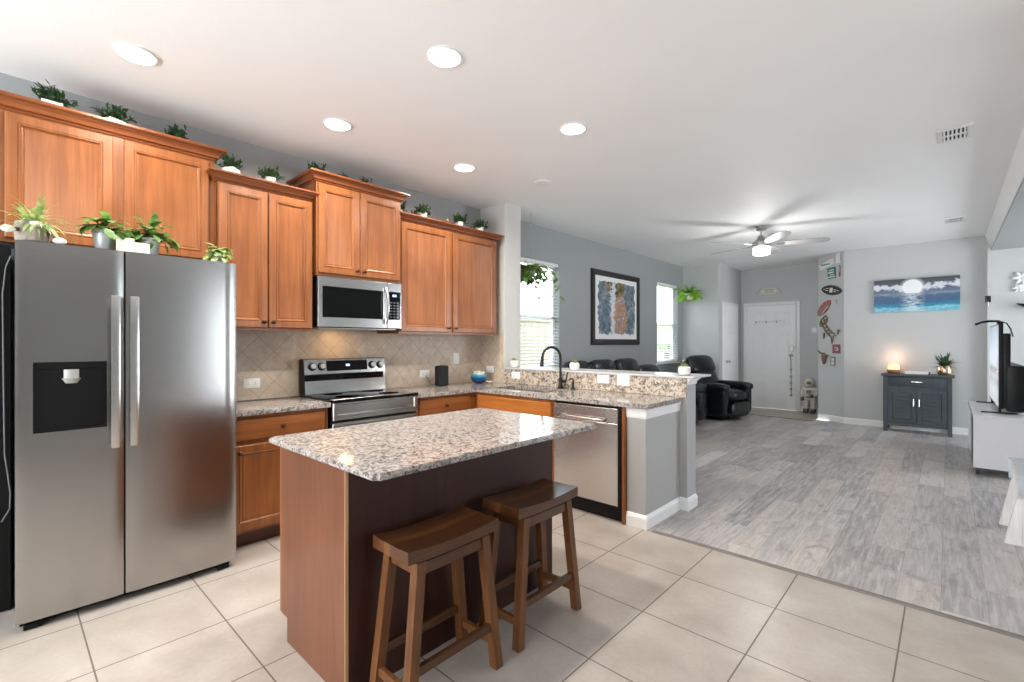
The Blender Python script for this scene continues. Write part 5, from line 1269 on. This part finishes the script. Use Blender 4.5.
bm = B(); mark(bm, FA, .37, 2.05, .012, .07, 0, .001, .012); mark(bm, FA, .36, 2.085, .04, .012, .2, .001, .03); obj('body', bm, 'sensor', t, False)
# boot-shaped peninsula in openwork metal
t = thing('openwork_ornament', 'bronze openwork boot-shaped map ornament in the middle of the entry corner wall', 'wall ornament', FA(.2, 1.5, 0), 'ornaments on the entry corner wall')
out = [(.05, 1.69), (.075, 1.76), (.12, 1.80), (.165, 1.83), (.20, 1.79), (.19, 1.73), (.165, 1.68), (.21, 1.62), (.245, 1.57), (.30, 1.53), (.345, 1.50), (.36, 1.475), (.32, 1.475), (.305, 1.40), (.29, 1.345), (.28, 1.395), (.275, 1.45), (.22, 1.50), (.165, 1.555), (.135, 1.61), (.105, 1.655), (.06, 1.64)]
bm = B(); tube(bm, [FA(u, v, .02) for u, v in out + out[:1]], .010, 6)
for a, b in ((0, 6), (2, 6), (4, 20), (6, 20), (7, 19), (8, 18), (9, 17), (1, 20)): tube(bm, [FA(*out[a], .02), FA((out[a][0] + out[b][0]) / 2, (out[a][1] + out[b][1]) / 2 + .012, .03), FA(*out[b], .02)], .009, 6)
obj('outline', bm, 'bronze_warm', t)
bm = B(); tube(bm, [FA(.395, 1.50, .015), FA(.41, 1.54, .02), FA(.425, 1.575, .015), FA(.40, 1.58, .012), FA(.395, 1.50, .015)], .011, 6); obj('island_piece', bm, 'bronze_warm', t)
bm = B(); tube(bm, [FA(.12, 1.43, .012), FA(.135, 1.47, .02), FA(.14, 1.53, .012), FA(.12, 1.52, .012), FA(.115, 1.45, .012)], .010, 6); obj('island_piece', bm, 'bronze_warm', t)
flat('mauve_tile', 'square mauve tile with dark rim right of the carved animal', 1.25, .365, .14, .155, 'mauve', 0, [(0, .02, .07, .012, 0), (0, -.02, .05, .012, 0), (.03, 0, .012, .05, .3)], 'cream_paint', 'wall tile')
flat('grey_tile', 'small grey printed tile lowest on the entry corner wall', 1.035, .30, .09, .16, 'grey_print', 0, [(0, .03, .05, .04, 0), (0, -.03, .05, .05, 0)], 'cream_paint', 'wall tile')
t = thing('carved_animal', 'brown carved animal head with horns at the lower left of entry corner wall', 'wall ornament', FA(.13, 1.1, 0), 'ornaments on the entry corner wall')
bm = B(); c = FA(.135, 1.10, .03); Rz = Matrix.Rotation(math.atan2(AD.y, AD.x), 4, 'Z')
pillow(bm, c, (.045, .025, .085), Rz, .9); pillow(bm, FA(.135, 1.02, .025), (.028, .02, .045), Rz, .9); obj('head', bm, 'brown_wood', t)
for pts in ([(.12, 1.155), (.075, 1.175), (.035, 1.20), (.02, 1.225)], [(.155, 1.145), (.19, 1.13), (.225, 1.135)]):
    bm = B(); tube(bm, [FA(u, v, .03) for u, v in pts], [.018, .016, .012, .006][:len(pts)], 8); obj('horn', bm, 'brown_wood', t)
t = thing('door_chime', 'small white box high on the wall left of the corner ornaments', 'sensor', (-1.79, 10.74, 2.62))
bm = B(); box(bm, -1.84, -1.745, 10.715, 10.749, 2.60, 2.74, .006, 2); obj('body', bm, 'white', t)
bm = B(); cyl(bm, (-1.79, 10.716, 2.67), (-1.79, 10.711, 2.67), .02); obj('lens', bm, 'cream_pot', t)
plate('light_switch', 'white double switch plate on the wall right of the front door', FY(10.7495), -1.955, -1.87, 1.55, 1.65, 'switch', 'switch')
# plaque over the front door
t = thing('scroll_plaque', 'small oval plaque with scrolls above the white front door', 'wall sign', (-2.71, 10.749, 2.38))
FD = FY(10.749)
bm = B(); poly = [(-2.71 + .15 * math.copysign(abs(math.cos(a)) ** .7, math.cos(a)), 2.42 + .055 * math.copysign(abs(math.sin(a)) ** .7, math.sin(a))) for a in [2 * PI * k / 24 for k in range(24)]]
prism(bm, poly, lambda u, v: FD(u, v, .001), lambda u, v: FD(u, v, .014)); obj('board', bm, 'cream_paint', t, False)
bm = B()
for r, z in ((.19, 2.445), (.17, 2.40)):
    for k in range(7): mark(bm, FD, -2.71 - r / 2 + r * (k + .5) / 7, z, r / 10, .022, 0, .0141, .0015)
obj('lettering', bm, 'grey_print', t, False)
for s in (-1, 1):
    bm = B(); tube(bm, [FD(-2.71 + s * (.15 + .10 * q - .02 * math.sin(6 * q)), 2.42 + .06 * math.sin(PI * 1.6 * q + .4) * (1 if s > 0 else 1), .01) for q in [k / 12 for k in range(13)]], .007, 6); obj('scroll', bm, 'sensor', t)
bm = B(); tube(bm, [FD(-2.71 + .12 * math.cos(a), 2.47 + .07 * math.sin(a), .008) for a in [PI * k / 12 for k in range(13)]], .004, 6); obj('wire_arch', bm, 'sensor', t)
# bells on the door handle
t = thing('bell_strap', 'strap of small bells hanging from the front door handle', 'door bells', (-2.30, 10.65, .3))
bm = B(); tube(bm, [(-2.30, 10.635, 1.07), (-2.30, 10.690, .95), (-2.30, 10.698, .30)], .008, 6); obj('strap', bm, 'cord', t)
for z in (.82, .68, .55, .43, .31):
    bm = B(); sph(bm, (-2.30, 10.683, z), .026, 12, 8); obj('bell', bm, 'nickel', t)
t = thing('door_garland', 'thin pale string of pennants pinned across the front door', 'garland', (-2.7, 10.71, 1.8))
FG = FY(10.716); bm = B(); tube(bm, [FG(-2.98 + .58 * k / 10, 1.80 - .012 * math.sin(PI * k / 10) + .02 * k / 10, .003) for k in range(11)], .003, 5); obj('string', bm, 'cord', t)
for k in range(9):
    bm = B(); u = -2.95 + .52 * k / 8; prism(bm, [(u - .02, 1.80), (u + .02, 1.80), (u + .012, 1.755), (u - .012, 1.755)], lambda a, b: FG(a, b, .001), lambda a, b: FG(a, b, .003)); obj('pennant', bm, 'sensor' if k % 3 == 0 else 'cream_pot', t, False)

# astronaut statue
M['suit'] = plain('white_suit', (0.62, 0.58, 0.52), 0.55, 0, 0.25, 18, 0.2); M['visor'] = plain('bronze_visor', (0.30, 0.20, 0.12), 0.2, 0.6); M['boot'] = plain('dark_boot', (0.06, 0.07, 0.08), 0.5)
def astronaut():
    t = thing('astronaut_statue', 'small astronaut statue in white suit beside the front door', 'statue', (-1.955, 10.55, 0))
    cx, cy = -1.955, 10.55
    me = bpy.data.meshes.new('figure'); J = [(0, 0, .33), (0, 0, .42), (0, 0, .50), (-.055, 0, .27), (-.058, -.005, .16), (-.06, 0, .06), (.055, 0, .27), (.058, -.005, .16), (.06, 0, .06), (-.09, 0, .465), (-.125, -.01, .38), (-.11, -.055, .30), (.09, 0, .465), (.125, -.02, .38), (.075, -.095, .36)]
    R = [.085, .09, .065, .058, .052, .046, .058, .052, .046, .05, .043, .036, .05, .043, .036]
    E_ = [(0, 1), (1, 2), (0, 3), (3, 4), (4, 5), (0, 6), (6, 7), (7, 8), (2, 9), (9, 10), (10, 11), (2, 12), (12, 13), (13, 14)]
    me.from_pydata(J, E_, []); ob = bpy.data.objects.new('figure', me); COL.objects.link(ob)
    ob.modifiers.new('skin', 'SKIN'); ss = ob.modifiers.new('sub', 'SUBSURF'); ss.levels = 2; ss.render_levels = 2
    for v, r in zip(me.skin_vertices[0].data, R): v.radius = (r, r * .92)
    me.skin_vertices[0].data[0].use_root = True
    dg = bpy.context.evaluated_depsgraph_get(); m2 = bpy.data.meshes.new_from_object(ob.evaluated_get(dg)); m2.name = 'body'
    bpy.data.objects.remove(ob); m2.materials.clear(); m2.materials.append(M['suit'])
    for p in m2.polygons: p.use_smooth = True
    b = bpy.data.objects.new('body', m2); COL.objects.link(b); b.parent = t; ORG[b.name] = ORG[t.name]
    W = lambda p: (cx + p[0], cy + p[1], p[2])
    bm = B(); sph(bm, W((0, 0, .595)), (.085, .085, .085), 22, 14); lathe(bm, [(.062, .520), (.072, .525), (.072, .540), (.06, .545)], (cx, cy, 0), 22); obj('helmet', bm, 'suit', t)
    bm = B(); sph(bm, W((0, -.042, .592)), (.052, .052, .046), 20, 12); obj('visor', bm, 'visor', t)
    bm = B(); box(bm, cx - .075, cx + .075, cy + .075, cy + .15, .30, .53, .015, 2); obj('backpack', bm, 'suit', t)
    bm = B(); box(bm, cx - .04, cx + .04, cy - .105, cy - .075, .385, .45, .006, 2); obj('chest_pack', bm, 'grey_print', t)
    bm = B(); lathe(bm, [(.088, .305), (.094, .31), (.094, .325), (.088, .33)], (cx, cy, 0), 24); obj('belt', bm, 'grey_print', t)
    for s in (-1, 1):
        bm = B(); pillow(bm, W((s * .06, -.018, .036)), (.045, .072, .034), None, .6); lathe(bm, [(.048, .05), (.050, .06), (.048, .085), (.044, .088)], W((s * .06, 0, 0)), 18); obj('boot', bm, 'boot', t)
    for (c, s) in (((-.108, -.065, .285), -1), ((.062, -.108, .352), 1)):
        bm = B(); pillow(bm, W(c), (.026, .024, .034), None, .8, 14, 10)
        for k in range(4): tube(bm, [W((c[0] + (k - 1.5) * .012, c[1] - .012, c[2] - .018)), W((c[0] + (k - 1.5) * .013, c[1] - .022, c[2] - .036)), W((c[0] + (k - 1.5) * .011, c[1] - .014, c[2] - .046 + .004 * abs(k - 1.5)))], [.008, .0075, .006], 7)
        tube(bm, [W((c[0] - s * .022, c[1] - .008, c[2])), W((c[0] - s * .034, c[1] - .018, c[2] - .014)), W((c[0] - s * .034, c[1] - .022, c[2] - .026))], [.009, .008, .006], 7); obj('glove', bm, 'boot', t)
    for s in (-1, 1):
        bm = B(); box(bm, cx + s * .12 - .012, cx + s * .12 + .012, cy - .052, cy - .044, .425, .445, .002) if False else sph(bm, W((s * .118, -.03, .43)), (.014, .012, .016), 10, 7); obj('shoulder_patch', bm, 'teal' if s > 0 else 'mauve', t)
astronaut()

# palm outside the far window
t = thing('garden_palm', 'green palm growing outside the far living-room window', 'palm', (-5.75, 12.6, -.12))
bm = B(); tube(bm, [(-5.75, 12.6, -.13), (-5.77, 12.58, .6), (-5.75, 12.6, 1.1)], [.10, .08, .07], 12); obj('trunk', bm, 'brown_wood', t)
bm = B(); rng = random.Random(77)
for k in range(16):
    d = rdir(rng, 15, 75); p = V((-5.75, 12.6, 1.1)); n = 9; L = rng.uniform(.6, 1.0)
    for j in range(n):
        q = p + d * L / n; 
        for s in (-1, 1): leaf(bm, q, (d * .8 + V((-d.y, d.x, 0)).normalized() * s), .34 * (1 - .5 * j / n), .035, .6)
        p = q; d = (d + V((0, 0, -.13))).normalized()
obj('fronds', bm, 'leaf_mid', t)
